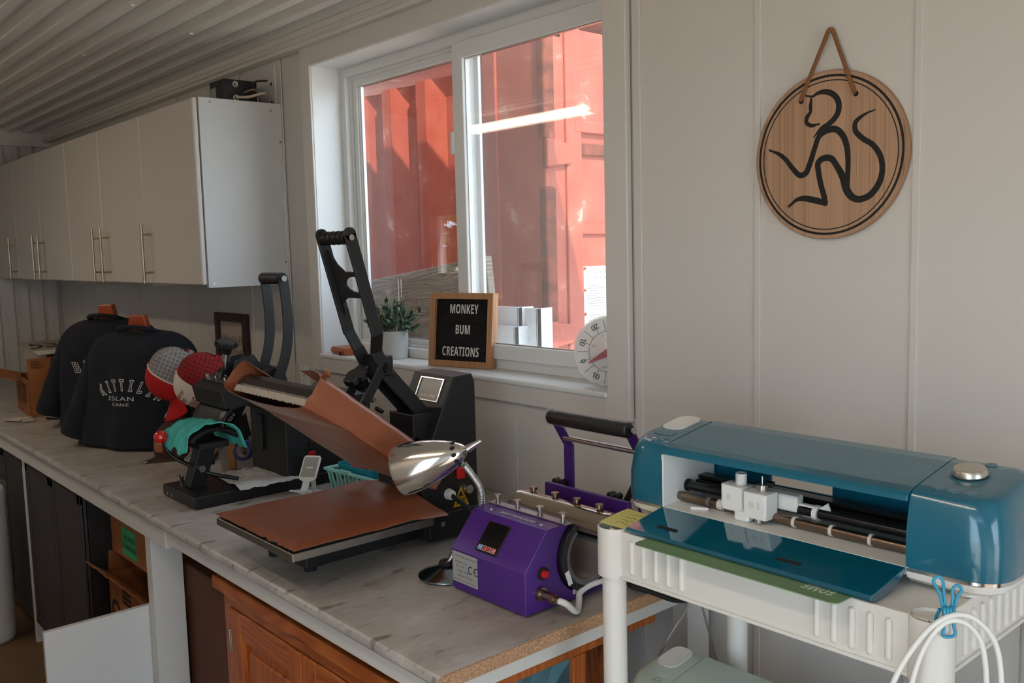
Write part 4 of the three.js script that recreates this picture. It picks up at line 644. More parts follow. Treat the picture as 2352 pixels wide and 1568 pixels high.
// ---------- white plastic cart with two cutting machines ----------
M.cart = phys(0xdcd7cf, 0.42, 0, { bumpMap: grain, bumpScale: 0.0001 });
{
  const t = thing('utility_cart', 'white plastic utility cart at the right end of the workbench, carrying the teal machine', 'cart', [-0.794, 0, 0.37]);
  const g = (q) => q.translate(0.794, 0, -0.37), P = (n, l, m, lab) => part(t, n, (Array.isArray(l) ? l : [l]).map(g), m, lab);
  const X0 = -1.072, X1 = -0.513, Z0 = 0.185, Z1 = 0.552;
  for (const y of [1.138, 0.64, 0.16]) {
    const tray = P('tray', [bb(X0 - 0.006, X1 + 0.006, y - 0.007, y - 0.001, Z0 - 0.006, Z1 + 0.006, 0.003)], M.cart);
    const skirt = (x0, x1, z0, z1) => bb(x0, x1, y - 0.082, y, z0, z1, 0.003);
    part(tray, 'skirt', [skirt(X0, X1, Z1 + 0.005, Z1 + 0.01), skirt(X0, X1, Z0 - 0.01, Z0 - 0.005), skirt(X0 - 0.01, X0 - 0.005, Z0, Z1), skirt(X1 + 0.005, X1 + 0.01, Z0, Z1), bb(X0, X1, y - 0.085, y - 0.079, Z1 + 0.002, Z1 + 0.014, 0.002), bb(X1 + 0.002, X1 + 0.014, y - 0.085, y - 0.079, Z0, Z1, 0.002)].map(g), M.cart);
    if (y < 0.5) continue;
    const rib = at(new THREE.CapsuleGeometry(0.0052, 0.05, 6, 14), 0, 0, 0);
    const xs = []; for (let i = 0; i < 5; i++) xs.push(X0 + 0.052 + i * 0.0265, X1 - 0.052 - i * 0.0265);
    for (const x of xs) part(tray, 'rib', g(at(rib, x, y - 0.042, Z1 + 0.011)), M.cart);
    for (let i = 0; i < 11; i++) part(tray, 'rib', g(at(rib, X1 + 0.011, y - 0.042, Z0 + 0.045 + i * 0.0275)), M.cart);
  }
  for (const x of [X0, X1]) for (const z of [Z0, Z1]) {
    for (const y of [1.138, 0.64, 0.16]) P('socket', at(lathe([[0.0215, -0.084], [0.0285, -0.084], [0.0285, 0.002], [0.0268, 0.0035], [0.0252, 0.002], [0.0245, -0.05], [0, -0.05]], 32), x, y, z), M.cart);
    P('post', [at(cyl(0.0212, 0.0212, 0.415, 32), x, 0.847, z), at(cyl(0.0212, 0.0212, 0.4, 32), x, 0.357, z), at(cyl(0.0212, 0.0212, 0.08, 32), x, 0.04, z)], M.cart);
  }
}
function closedPod(outline, rows, anchor, tilt) {   // outline [x, z]; rows [y, inset]; anchor: the flat side and middle that insets keep
  const w = Math.max(...outline.map((p) => Math.abs(p[0] - anchor[0]))), d = Math.max(...outline.map((p) => Math.abs(p[1] - anchor[1])));
  const n = outline.length, pos = [], idx = [];
  const ins = (p, i) => [anchor[0] + (p[0] - anchor[0]) * (1 - i / w), anchor[1] + (p[1] - anchor[1]) * (1 - i / d)];
  for (const [y, i] of rows) for (const p of outline) { const q = ins(p, i); pos.push(q[0], y + tilt(q[1], y), q[1]); }
  for (let r = 0; r + 1 < rows.length; r++) for (let k = 0; k < n; k++) { const a = r * n + k, b = r * n + (k + 1) % n; idx.push(a, a + n, b, b, a + n, b + n); }
  for (const [r, flip] of [[0, 1], [rows.length - 1, 0]]) {
    const c = pos.length / 3, ys = rows[r][0]; pos.push(anchor[0] + (outline[Math.floor(n / 2)][0] - anchor[0]) * 0.5, ys + tilt(anchor[1], ys), anchor[1]);
    for (let k = 0; k < n; k++) { const a = r * n + k, b = r * n + (k + 1) % n; flip ? idx.push(c, a, b) : idx.push(c, b, a); }
  }
  const g = new THREE.BufferGeometry(); g.setAttribute('position', new THREE.Float32BufferAttribute(pos, 3)); g.setIndex(idx); g.computeVertexNormals();
  return toCreasedNormals(g, R(50));
}
// machine frame: x from -0.33 (left) to 0.33, z from -0.085 to 0.085 (front), y from 0
function makeCutter(t, C, open) {
  const P = (n, l, m, lab, k) => part(t, n, l, m, lab, k);
  const tilt = (z, y) => (y > 0.1 ? (0.085 - z) * 0.16 * Math.min(1, (y - 0.1) / 0.03) : 0);
  const end = (xa, xe, r) => { const s = Math.sign(xe - xa), p = []; p.push([xa, 0.085]); const n = 10; for (let i = 0; i <= n; i++) { const a = Math.PI / 2 - i / n * Math.PI / 2; p.push([xe - s * r + s * r * Math.cos(a) ** 0.8, 0.085 - r + r * Math.sin(a) ** 0.8]); } for (let i = 0; i <= n; i++) { const a = -i / n * Math.PI / 2; p.push([xe - s * r * 0.6 + s * r * 0.6 * Math.cos(a), -0.085 + r * 0.6 + r * 0.6 * Math.sin(a)]); } p.push([xa, -0.085]); return s > 0 ? p : p.reverse(); };
  const rows = [[0.03, 0.0], [0.05, -0.0015], [0.08, -0.001], [0.105, 0.003], [0.122, 0.008], [0.131, 0.012], [0.1345, 0.016], [0.136, 0.024], [0.1365, 0.04]];
  const ends = [[-0.238, -0.333, 0.06], [0.207, 0.333, 0.06]];
  ends.forEach(([xa, xe, r], i) => {
    const o = end(xa, xe, r), anchor = [xa, 0];
    const m = P(i ? 'right_housing' : 'left_housing', closedPod(o, rows, anchor, tilt), C.shell);
    P('trim_band', closedPod(o, [[0.024, 0.001], [0.0255, 0.0005], [0.03, 0.0005], [0.0305, 0.001]], anchor, () => 0), M.chrome, 'chrome trim band');
    const arch = (y0) => closedPod(o, [[y0, 0.016], [y0 + 0.006, 0.009], [0.014, 0.004], [0.024, 0.0012]], anchor, () => 0);
    P('base', arch(0.006), C.base); 
    for (const z of [-0.05, 0.05]) P('foot', at(cyl(0.016, 0.02, 0.008, 20), xa + (xe - xa) * 0.55, 0.004, z), C.base);
  });
  P('base', bb(-0.24, 0.21, 0.012, 0.028, -0.075, 0.072, 0.004), C.base);
  // cover over the middle
  const cov = [[0.083, 0.124], [0.082, 0.131], [0.076, 0.1365], [0.06, 0.1405], [-0.05, 0.158], [-0.075, 0.1595], [-0.083, 0.155], [-0.085, 0.14], [-0.085, 0.118], [-0.078, 0.118], [-0.077, 0.15], [-0.05, 0.152], [0.06, 0.135], [0.074, 0.131], [0.077, 0.124]];
  P('cover', slab(cov, -0.2365, 0.2055, 0.0008), C.shell);
  if (!open) { P('front_lid', slab([[0.084, 0.026], [0.086, 0.06], [0.085, 0.12], [0.079, 0.12], [0.079, 0.026]], -0.2365, 0.2055, 0.001), C.shell); P('back_panel', bb(-0.236, 0.205, 0.028, 0.12, -0.085, -0.078, 0.001), C.shell); }
  // storage cup set into the left housing
  const cy = (z) => 0.1366 + (0.085 - z) * 0.16, cup = (w, h, r) => roundRect(w, h, r);
  const set = (q, x, z, up = 0) => at(q, 0, 0, 0, R(-90) + Math.atan(0.16)).translate(x, cy(z) + up, z);
  const rim = new THREE.Shape(cup(0.05, 0.075, 0.02).getPoints(8)); rim.holes.push(new THREE.Path(cup(0.046, 0.071, 0.018).getPoints(8)));
  P('storage_cup', [set(new THREE.ExtrudeGeometry(rim, { depth: 0.0012, bevelEnabled: false }), -0.285, -0.035, 0.0), thick((u, v) => { const a = u * 2 * Math.PI, q = Math.sign(Math.cos(a)) * Math.abs(Math.cos(a)) ** 0.6, s = Math.sign(Math.sin(a)) * Math.abs(Math.sin(a)) ** 0.6, k = v; return V(-0.285 + 0.0235 * q * k, cy(-0.035 + 0.036 * s * k) + 0.0003 + 0.0006 * k ** 6, -0.035 + 0.036 * s * k); }, 32, 8, 0.0004)], M.whitePlastic, 'white storage cup');
  P('lid_button', set(new THREE.ExtrudeGeometry(cup(0.044, 0.02, 0.006), { depth: 0.0008, bevelEnabled: false }), -0.278, 0.022, -0.0002), C.shell);
  P('open_button', set(cyl(0.009, 0.0085, 0.0015, 24).rotateX(R(90)), -0.262, 0.05, 0.0006), C.button);
  if (open) {
    // dial and buttons
    const top = 0.1366;
    P('dial', [set(lathe([[0, -0.002], [0.024, -0.002], [0.0245, 0.004], [0.0215, 0.011], [0.02, 0.0118], [0, 0.0118]], 40).rotateX(R(90)), 0.252, -0.012)], std(0xc9c3ba, 0.32, 1), 'silver dial');
    P('dial_recess', set(at(new THREE.TorusGeometry(0.0275, 0.003, 10, 40), 0, 0, 0), 0.252, -0.012, -0.0018), C.shell);
    for (const [x, z] of [[0.236, 0.05], [0.258, 0.052], [0.28, 0.05], [0.262, -0.06]]) P('push_button', set(lathe([[0, 0.0005], [0.0075, 0.0008], [0.0085, 0.0002], [0.0088, -0.001], [0, -0.001]], 24).rotateX(R(90)), x, z), C.shell);
    P('logo_mark', set(new THREE.TorusGeometry(0.0035, 0.0011, 8, 20, R(280)), -0.276, 0.056, 0.0006), M.chrome);
    // open flap
    const fl = [[0.083, 0.0285], [0.178, 0.0125], [0.182, 0.0085], [0.18, 0.005], [0.165, 0.001], [0.135, -0.001 + 0.003], [0.1, 0.012], [0.084, 0.02]];
    P('front_flap', slab(fl, -0.2365, 0.2055, 0.0015), C.gloss ?? C.shell);
    for (const x of [-0.17, 0.06]) P('finger_slot', at(plate(roundRect(0.042, 0.008, 0.0038), 0.0012, 0.0003).rotateX(R(-90) + 0.17), x, 0.0178, 0.15), M.rubber);
    P('inner_wall', bb(-0.24, -0.2355, 0.028, 0.122, -0.07, 0.08, 0.001), M.whitePlastic); P('inner_wall', bb(0.2045, 0.207, 0.028, 0.122, -0.07, 0.07, 0.001), M.rubber);
    P('bed', [bb(-0.236, 0.205, 0.02, 0.029, 0.02, 0.0835, 0.001), bb(-0.236, 0.205, 0.02, 0.027, -0.08, 0.02)], M.whitePlastic);
    P('sensor_tab', [beam(V(-0.19, 0.031, 0.062), V(-0.16, 0.032, 0.05), 0.004, 0.005)], M.whitePlastic);
    P('roller', rod(V(-0.236, 0.04, 0.035), V(0.205, 0.04, 0.035), 0.0075, 0.0075, 28), std(0x8a7768, 0.3, 1), 'steel roller');
    for (const [x, w] of [[-0.168, 0.007], [-0.143, 0.011], [0.0, 0.005], [0.065, 0.005], [0.13, 0.005], [0.198, 0.012]]) P('roller_ring', rod(V(x - w / 2, 0.04, 0.035), V(x + w / 2, 0.04, 0.035), 0.0092, 0.0092, 28), x === -0.168 ? std(0x6b645c, 0.6) : std(0xd9d2c4, 0.5));
    P('guide_rail', rod(V(-0.236, 0.055, 0.012), V(0.205, 0.055, 0.012), 0.0085, 0.0085, 24), phys(0x17171a, 0.25)); P('guide_rail', [bb(-0.236, 0.205, 0.045, 0.06, -0.03, -0.012, 0.002), bb(-0.236, 0.205, 0.062, 0.068, -0.045, -0.02, 0.001)], M.blackSatin); P('rail_bush', rod(V(-0.237, 0.055, 0.012), V(-0.232, 0.055, 0.012), 0.011), M.rubber);
    P('back_panel', [bb(-0.236, -0.12, 0.028, 0.15, -0.085, -0.079, 0.001), bb(0.0, 0.205, 0.028, 0.15, -0.085, -0.079, 0.001), bb(-0.236, 0.205, 0.028, 0.06, -0.085, -0.079, 0.001)], C.shell);
    // tool carriage
    const W = M.whitePlastic, lt = (s) => print(128, 128, (x) => { x.fillStyle = '#cfcdc8'; x.font = 'bold 92px sans-serif'; x.textAlign = 'center'; x.fillText(s, 64, 98, 118); });
    P('carriage', [bb(-0.125, -0.005, 0.05, 0.078, 0.0, 0.022, 0.004), bb(-0.01, 0.028, 0.055, 0.066, 0.005, 0.016, 0.003), rod(V(0.022, 0.055, 0.012), V(0.03, 0.055, 0.012), 0.013)], W);
    const a = P('tool_clamp', plate([[-0.019, 0.042], [0.019, 0.042], [0.021, 0.05], [0.021, 0.084], [-0.021, 0.086], [-0.021, 0.05]], 0.034, 0.003).translate(-0.106, 0, 0.043), W), b = P('tool_clamp', plate([[-0.02, 0.038], [0.02, 0.038], [0.022, 0.046], [0.022, 0.082], [-0.022, 0.082], [-0.022, 0.046]], 0.036, 0.003).translate(-0.058, 0, 0.046), W);
    part(a, 'tool_holder', at(lathe([[0, 0], [0.0095, 0], [0.0095, 0.018], [0.0085, 0.02], [0.0078, 0.018], [0.0075, 0.006], [0, 0.006]], 24), -0.101, 0.085, 0.038), W); part(a, 'holder_tip', at(cyl(0.007, 0.009, 0.02, 20), -0.104, 0.034, 0.04), W); part(b, 'blade_housing', at(cyl(0.009, 0.009, 0.012, 24), -0.057, 0.087, 0.042), M.steel); part(b, 'blade_tip', at(cyl(0.006, 0.006, 0.028, 20), -0.055, 0.045, 0.055), M.steel);
    part(b, 'blade_gear', at(cyl(0.008, 0.008, 0.004, 18), -0.05, 0.094, 0.03), M.rubber); part(b, 'plunger_pin', [at(cyl(0.0015, 0.0015, 0.014, 10), -0.057, 0.1, 0.042)], M.chrome);
    part(a, 'letter_print', at(new THREE.PlaneGeometry(0.016, 0.018), -0.111, 0.066, 0.0604), decal(lt('A'), 0.5), null, true); part(b, 'letter_print', at(new THREE.PlaneGeometry(0.024, 0.018), -0.058, 0.062, 0.0644), decal(lt('B I'), 0.5), null, true);
    P('cutter_block', bb(-0.098, -0.07, 0.029, 0.047, 0.045, 0.064, 0.004), W);
    P('belt_guard', plate([[0, 0], [0.024, 0], [0.05, 0.018], [0.045, 0.03], [0.02, 0.012], [0, 0.012]], 0.004, 0.001).translate(0.0, 0.045, 0.012), W);
  }
}
{
  const teal = phys(0x0a5f76, 0.22, 0, { clearcoat: 0.6, clearcoatRoughness: 0.06 });
  const t = thing('cutting_machine', 'teal desktop cutting machine with its flap open on top of the white cart', 'cutting machine', [-0.793, 1.138, 0.388]);
  makeCutter(t, { shell: teal, base: phys(0xe3e0da, 0.35), button: teal, gloss: phys(0x0a566c, 0.1, 0, { clearcoat: 1, clearcoatRoughness: 0.03 }) }, true);
  const mint = phys(0xb9c9bd, 0.35);
  const m = thing('cutting_machine', 'closed pale mint cutting machine on the lower shelf of the white cart', 'cutting machine', [-0.853, 0.641, 0.338]);
  makeCutter(m, { shell: mint, base: phys(0xd8d8d2, 0.4), button: mint }, false);
  const op = print(64, 64, (x) => { x.strokeStyle = '#5c6a62'; x.lineWidth = 3; x.beginPath(); x.arc(32, 32, 27, 0, 7); x.stroke(); x.fillStyle = '#4f5b55'; x.font = '20px sans-serif'; x.textAlign = 'center'; x.fillText('Open', 32, 38); });
  part(m, 'button_print', at(new THREE.PlaneGeometry(0.02, 0.02).rotateX(R(-90) + Math.atan(0.16)), -0.262, 0.1436, 0.05), decal(op, 0.5), 'round open button', true);
}
{ // things on and about the cart
  const matT = print(1024, 256, (x, w, h) => { x.fillStyle = '#6c8a62'; x.fillRect(0, 0, w, h); x.fillStyle = '#8ba380'; x.fillRect(0, 0, w, 4); for (let i = 0; i < 60; i++) x.fillRect(40 + i * 16, h - 90, 2, i % 5 ? 8 : 16); x.save(); x.translate(w - 30, h - 62); x.rotate(Math.PI); x.fillStyle = '#c3d0bb'; x.font = 'bold 52px sans-serif'; x.fillText('FOME', 0, 0); x.restore(); });
  const mt = thing('cutting_mat', 'green cutting mat sticking out from under the teal machine flap', 'mat', [-0.80, 1.1405, 0.52]);
  part(mt, 'mat_sheet', plate(roundRect(0.365, 0.17, 0.012), 0.0016, 0.0003).rotateX(-Math.PI / 2), std(0x6c8a62, 0.6)); part(mt, 'mat_print', at(new THREE.PlaneGeometry(0.345, 0.16).rotateX(-Math.PI / 2), 0, 0.0012, 0), std(0xffffff, 0.6, 0, { map: matT }), null, true);
  const nt = print(128, 128, (x) => { x.fillStyle = '#d6cc7a'; x.fillRect(0, 0, 128, 128); x.strokeStyle = '#6e6a50'; x.lineWidth = 2.4; for (let i = 0; i < 4; i++) { x.beginPath(); x.moveTo(34, 34 + i * 22); for (let k = 1; k < 9; k++) x.lineTo(34 + k * 8, 34 + i * 22 + (rnd() - 0.5) * 14); x.stroke(); } });
  one('sticky_note', 'pale yellow sticky note with handwriting under the left front of the teal machine', 'note', [thick((u, v) => V(-1.094 + 0.085 * u - 0.018 * v + 0.0, 1.1412 + 0.004 * (1 - u) ** 2 + 0.0015 * Math.sin(v * 3), 0.565 - 0.095 * v - 0.012 * u + 0.0), 8, 8, 0.0006)], std(0xffffff, 0.8, 0, { map: nt }), undefined, true);
  // blue wire clip on the rim of the cart's right front socket
  const c = thing('wire_clip', 'blue wire clip on the right front corner of the white cart', 'clip', [-0.487, 1.142, 0.566], R(49));
  const blue = phys(0x2f93b4, 0.35), wire = (pts, closed) => tube(pts, 0.0021, 60, 8, closed);
  const loop = (x0, lean, y0, y1, w) => [V(x0 - w * 0.25, y0, 0), V(x0 - w * 0.5 + lean * 0.5, (y0 + y1) / 2, 0.001), V(x0 - w + lean, y1 - 0.006, 0), V(x0 + lean, y1, 0), V(x0 + w + lean, y1 - 0.006, 0), V(x0 + w * 0.5 + lean * 0.5, (y0 + y1) / 2, 0), V(x0 + w * 0.25, y0, 0)];
  part(c, 'wire_arm', [wire(loop(-0.004, -0.009, 0.018, 0.062, 0.006))], blue); part(c, 'wire_arm', [wire(loop(0.006, 0.005, 0.018, 0.05, 0.006))], blue);
  part(c, 'coil', Array.from({ length: 4 }, (_, i) => at(new THREE.TorusGeometry(0.0055, 0.0021, 8, 20), -0.006 + i * 0.004, 0.017, 0.003, 0, R(70), 0)), blue); part(c, 'wire_jaw', wire([V(-0.002, 0.018, 0), V(-0.006, -0.002, 0.004), V(-0.007, -0.014, 0.004), V(0.003, -0.0155, 0.004), V(0.008, -0.012, 0.004), V(0.006, 0.0, 0.003), V(0.004, 0.018, 0)]), blue); part(c, 'wire_jaw', wire([V(-0.008, 0.018, -0.004), V(-0.01, 0.004, -0.01), V(-0.009, -0.006, -0.012)]), blue);
  const w = std(0xe2dfd9, 0.45);
  one('white_cable', 'white charging cable looped through the blue clip on the cart corner', 'cable', [tube([V(-0.55, 0.9, 0.64), V(-0.53, 1.05, 0.635), V(-0.505, 1.125, 0.61), V(-0.482, 1.156, 0.577), V(-0.457, 1.152, 0.553), V(-0.437, 1.11, 0.535), V(-0.432, 1.02, 0.54), V(-0.45, 0.9, 0.56)], 0.0034, 80), tube([V(-0.53, 0.9, 0.62), V(-0.515, 1.03, 0.617), V(-0.502, 1.11, 0.604), V(-0.483, 1.149, 0.58), V(-0.462, 1.143, 0.558), V(-0.45, 1.1, 0.542), V(-0.447, 1.0, 0.545), V(-0.46, 0.9, 0.565)], 0.0034, 80)], w);
  one('black_cable', 'black cable coiled over the cut end of the worktop behind the cart', 'cable', [tube([V(-1.3, 0.917, 0.24), V(-1.235, 0.93, 0.33), V(-1.2, 0.915, 0.3), V(-1.185, 0.885, 0.24), V(-1.19, 0.875, 0.18), V(-1.215, 0.9, 0.14), V(-1.27, 0.92, 0.16)], 0.0055, 60, 10, true), tube([V(-1.29, 0.928, 0.24), V(-1.225, 0.94, 0.32), V(-1.192, 0.925, 0.28), V(-1.178, 0.895, 0.22), V(-1.19, 0.885, 0.17), V(-1.22, 0.91, 0.14), V(-1.27, 0.93, 0.17)], 0.0055, 60, 10, true)], M.rubber);
  const clr = phys(0xbfb6aa, 0.2, 0, { transmission: 0.5, thickness: 0 });
  one('clear_cable', 'thin clear cable hanging behind the cart, curving to the left', 'cable', tube([V(-1.19, 0.9, 0.2), V(-1.187, 0.86, 0.2), V(-1.2, 0.8, 0.25), V(-1.2, 0.74, 0.3), V(-1.19, 0.66, 0.3)], 0.0026, 40), clr);
  one('clear_cable', 'thin clear cable hanging behind the cart, curving to the right', 'cable', tube([V(-1.18, 0.9, 0.17), V(-1.178, 0.85, 0.16), V(-1.17, 0.77, 0.14), V(-1.16, 0.68, 0.12), V(-1.15, 0.62, 0.12)], 0.0026, 40), clr);
  one('grey_cable', 'thin grey cable hanging behind the right side of the cart', 'cable', tube([V(-0.44, 1.0, 0.12), V(-0.43, 0.8, 0.1), V(-0.42, 0.55, 0.08), V(-0.42, 0.3, 0.06)], 0.0026, 40), std(0x8a8a88, 0.5));
}
{ // round wooden sign
  const disc = print(1024, 1024, (x, w) => {
    x.fillStyle = '#b08a6c'; x.fillRect(0, 0, w, w);
    for (let i = 0; i < w; i += 2) { const n = fbm(i / w, 0.3, 24, 1, 4, 51), m = fbm(i / w, 0.7, 90, 1, 2, 17); x.fillStyle = `rgba(${n > 0 ? '196,158,126' : '112,76,52'},${Math.min(0.55, Math.abs(n) * 1.1 + Math.abs(m) * 0.25)})`; x.fillRect(i, 0, 2, w); }
    for (let i = 0; i < 26; i++) { x.strokeStyle = `rgba(96,62,42,${0.15 + 0.35 * rnd()})`; x.lineWidth = 1 + 3 * rnd(); const a = rnd() * w; x.beginPath(); x.moveTo(a, 0); x.bezierCurveTo(a + 20 * (rnd() - 0.5), w * 0.3, a + 26 * (rnd() - 0.5), w * 0.7, a + 16 * (rnd() - 0.5), w); x.stroke(); }
    x.strokeStyle = '#0c0a0a'; x.lineWidth = 15; x.beginPath(); x.arc(512, 512, 512 * 0.945, 0, 7); x.stroke(); x.lineWidth = 7; x.beginPath(); x.arc(512, 512, 512 * 0.89, 0, 7); x.stroke();
    const strokes = [[[-0.29, 0.75, 0.008], [-0.21, 0.73, 0.027], [-0.13, 0.76, 0.042], [-0.02, 0.76, 0.065], [0.08, 0.71, 0.069], [0.14, 0.62, 0.073], [0.14, 0.51, 0.073], [0.09, 0.43, 0.069], [0.01, 0.37, 0.065], [-0.07, 0.33, 0.062], [-0.14, 0.28, 0.027], [-0.18, 0.24, 0.01]],
      [[-0.22, 0.7, 0.027], [-0.23, 0.61, 0.05], [-0.23, 0.55, 0.042], [-0.28, 0.48, 0.054], [-0.28, 0.42, 0.05], [-0.21, 0.38, 0.046], [-0.12, 0.39, 0.015]],
      [[-0.8, 0.13, 0.015], [-0.69, 0.09, 0.042], [-0.58, 0.01, 0.058], [-0.47, -0.12, 0.065], [-0.37, -0.21, 0.069], [-0.29, -0.19, 0.073], [-0.23, -0.07, 0.073], [-0.17, 0.1, 0.069], [-0.11, 0.24, 0.069], [-0.01, 0.3, 0.077], [0.11, 0.3, 0.077], [0.2, 0.22, 0.077], [0.25, 0.1, 0.073], [0.27, -0.04, 0.069], [0.27, -0.25, 0.065], [0.26, -0.43, 0.065]],
      [[-0.52, -0.58, 0.015], [-0.41, -0.51, 0.046], [-0.31, -0.5, 0.069], [-0.16, -0.53, 0.077], [-0.02, -0.57, 0.073]],
      [[-0.02, -0.57, 0.073], [-0.04, -0.48, 0.073], [-0.08, -0.35, 0.073], [-0.11, -0.21, 0.073], [-0.12, -0.08, 0.077], [-0.05, -0.03, 0.077], [0.05, -0.04, 0.077], [0.13, -0.14, 0.077], [0.21, -0.28, 0.092], [0.26, -0.43, 0.096], [0.33, -0.52, 0.085], [0.42, -0.55, 0.077], [0.55, -0.51, 0.077], [0.66, -0.38, 0.077], [0.7, -0.22, 0.069], [0.67, -0.06, 0.069], [0.58, 0.07, 0.065], [0.45, 0.16, 0.065], [0.36, 0.26, 0.065], [0.36, 0.35, 0.058], [0.43, 0.41, 0.042], [0.52, 0.45, 0.023], [0.59, 0.47, 0.008]]];
    x.fillStyle = '#0c0a0a';
    for (const s of strokes) {
      const c = new THREE.CatmullRomCurve3(s.map((p) => V(p[0], p[1], p[2]))); for (let i = 0; i <= 400; i++) { const p = c.getPoint(i / 400); x.beginPath(); x.arc(512 + p.x * 512, 512 - p.y * 512, Math.max(1.5, p.z * 256), 0, 7); x.fill(); }
      for (const [e, f] of [[0, 1], [s.length - 1, s.length - 2]]) if (s[e][2] < 0.03) for (let k = 0; k < 6; k++) { const dx = s[f][0] - s[e][0], dy = s[f][1] - s[e][1], q = (rnd() - 0.5) * 0.06; x.lineWidth = 2 + 2 * rnd(); x.strokeStyle = '#0c0a0a'; x.beginPath(); const a = 0.9 + 0.2 * rnd(), b = -0.1 - 0.15 * rnd(); x.moveTo(512 + 512 * (s[e][0] + dx * a - dy * q * 4), 512 - 512 * (s[e][1] + dy * a + dx * q * 4)); x.lineTo(512 + 512 * (s[e][0] + dx * b - dy * q * 5), 512 - 512 * (s[e][1] + dy * b + dx * q * 5)); x.stroke(); }
    }
  });
  const t = thing('wooden_sign', 'round wooden sign with a black brush drawing, hung on a rope right of the window', 'sign', [-0.9785, 1.7985, 0.001]);
  const b = part(t, 'disc', at(lathe([[0, 0], [0.165, 0], [0.166, 0.001], [0.166, 0.0095], [0.1645, 0.011], [0, 0.011]], 96).rotateX(Math.PI / 2), 0, 0, 0.001), std(0xa27d60, 0.6));
  part(t, 'sign_print', at(new THREE.CircleGeometry(0.1642, 96), 0, 0, 0.0123), std(0xffffff, 0.62, 0, { map: disc }), null, true);
  const jute = std(0x8a5a38, 0.9), hole = [[-0.0585, 0.1135], [0.0595, 0.1125]], apex = [0.0035, 0.2435];
  const rope = (a, c) => { const gs = []; for (let s = 0; s < 3; s++) { const pts = []; for (let i = 0; i <= 60; i++) { const f = i / 60, an = f * 2 * Math.PI * 11 + s * 2.094; const dx = c[0] - a[0], dy = c[1] - a[1], L = Math.hypot(dx, dy); pts.push(V(a[0] + dx * f - dy / L * 0.0024 * Math.cos(an), a[1] + dy * f + dx / L * 0.0024 * Math.cos(an), 0.0165 - 0.006 * f + 0.0024 * Math.sin(an))); } gs.push(tube(pts, 0.0021, 120, 6)); } return gs; };
  const r = part(t, 'rope', [...rope(hole[0], [apex[0] - 0.004, apex[1]]), ...rope(hole[1], [apex[0] + 0.004, apex[1]]), new THREE.SphereGeometry(0.0062, 12, 8).scale(1.2, 0.8, 0.8).translate(apex[0], apex[1], 0.011)], jute);
  for (const [x, y] of hole) part(t, 'rope_hole', at(cyl(0.0055, 0.0055, 0.0006, 18).rotateX(Math.PI / 2), x, y, 0.0126), M.rubber);
  part(t, 'wall_nail', rod(V(apex[0], apex[1] - 0.004, 0), V(apex[0], apex[1] - 0.003, 0.014), 0.0018), M.bolt);
}
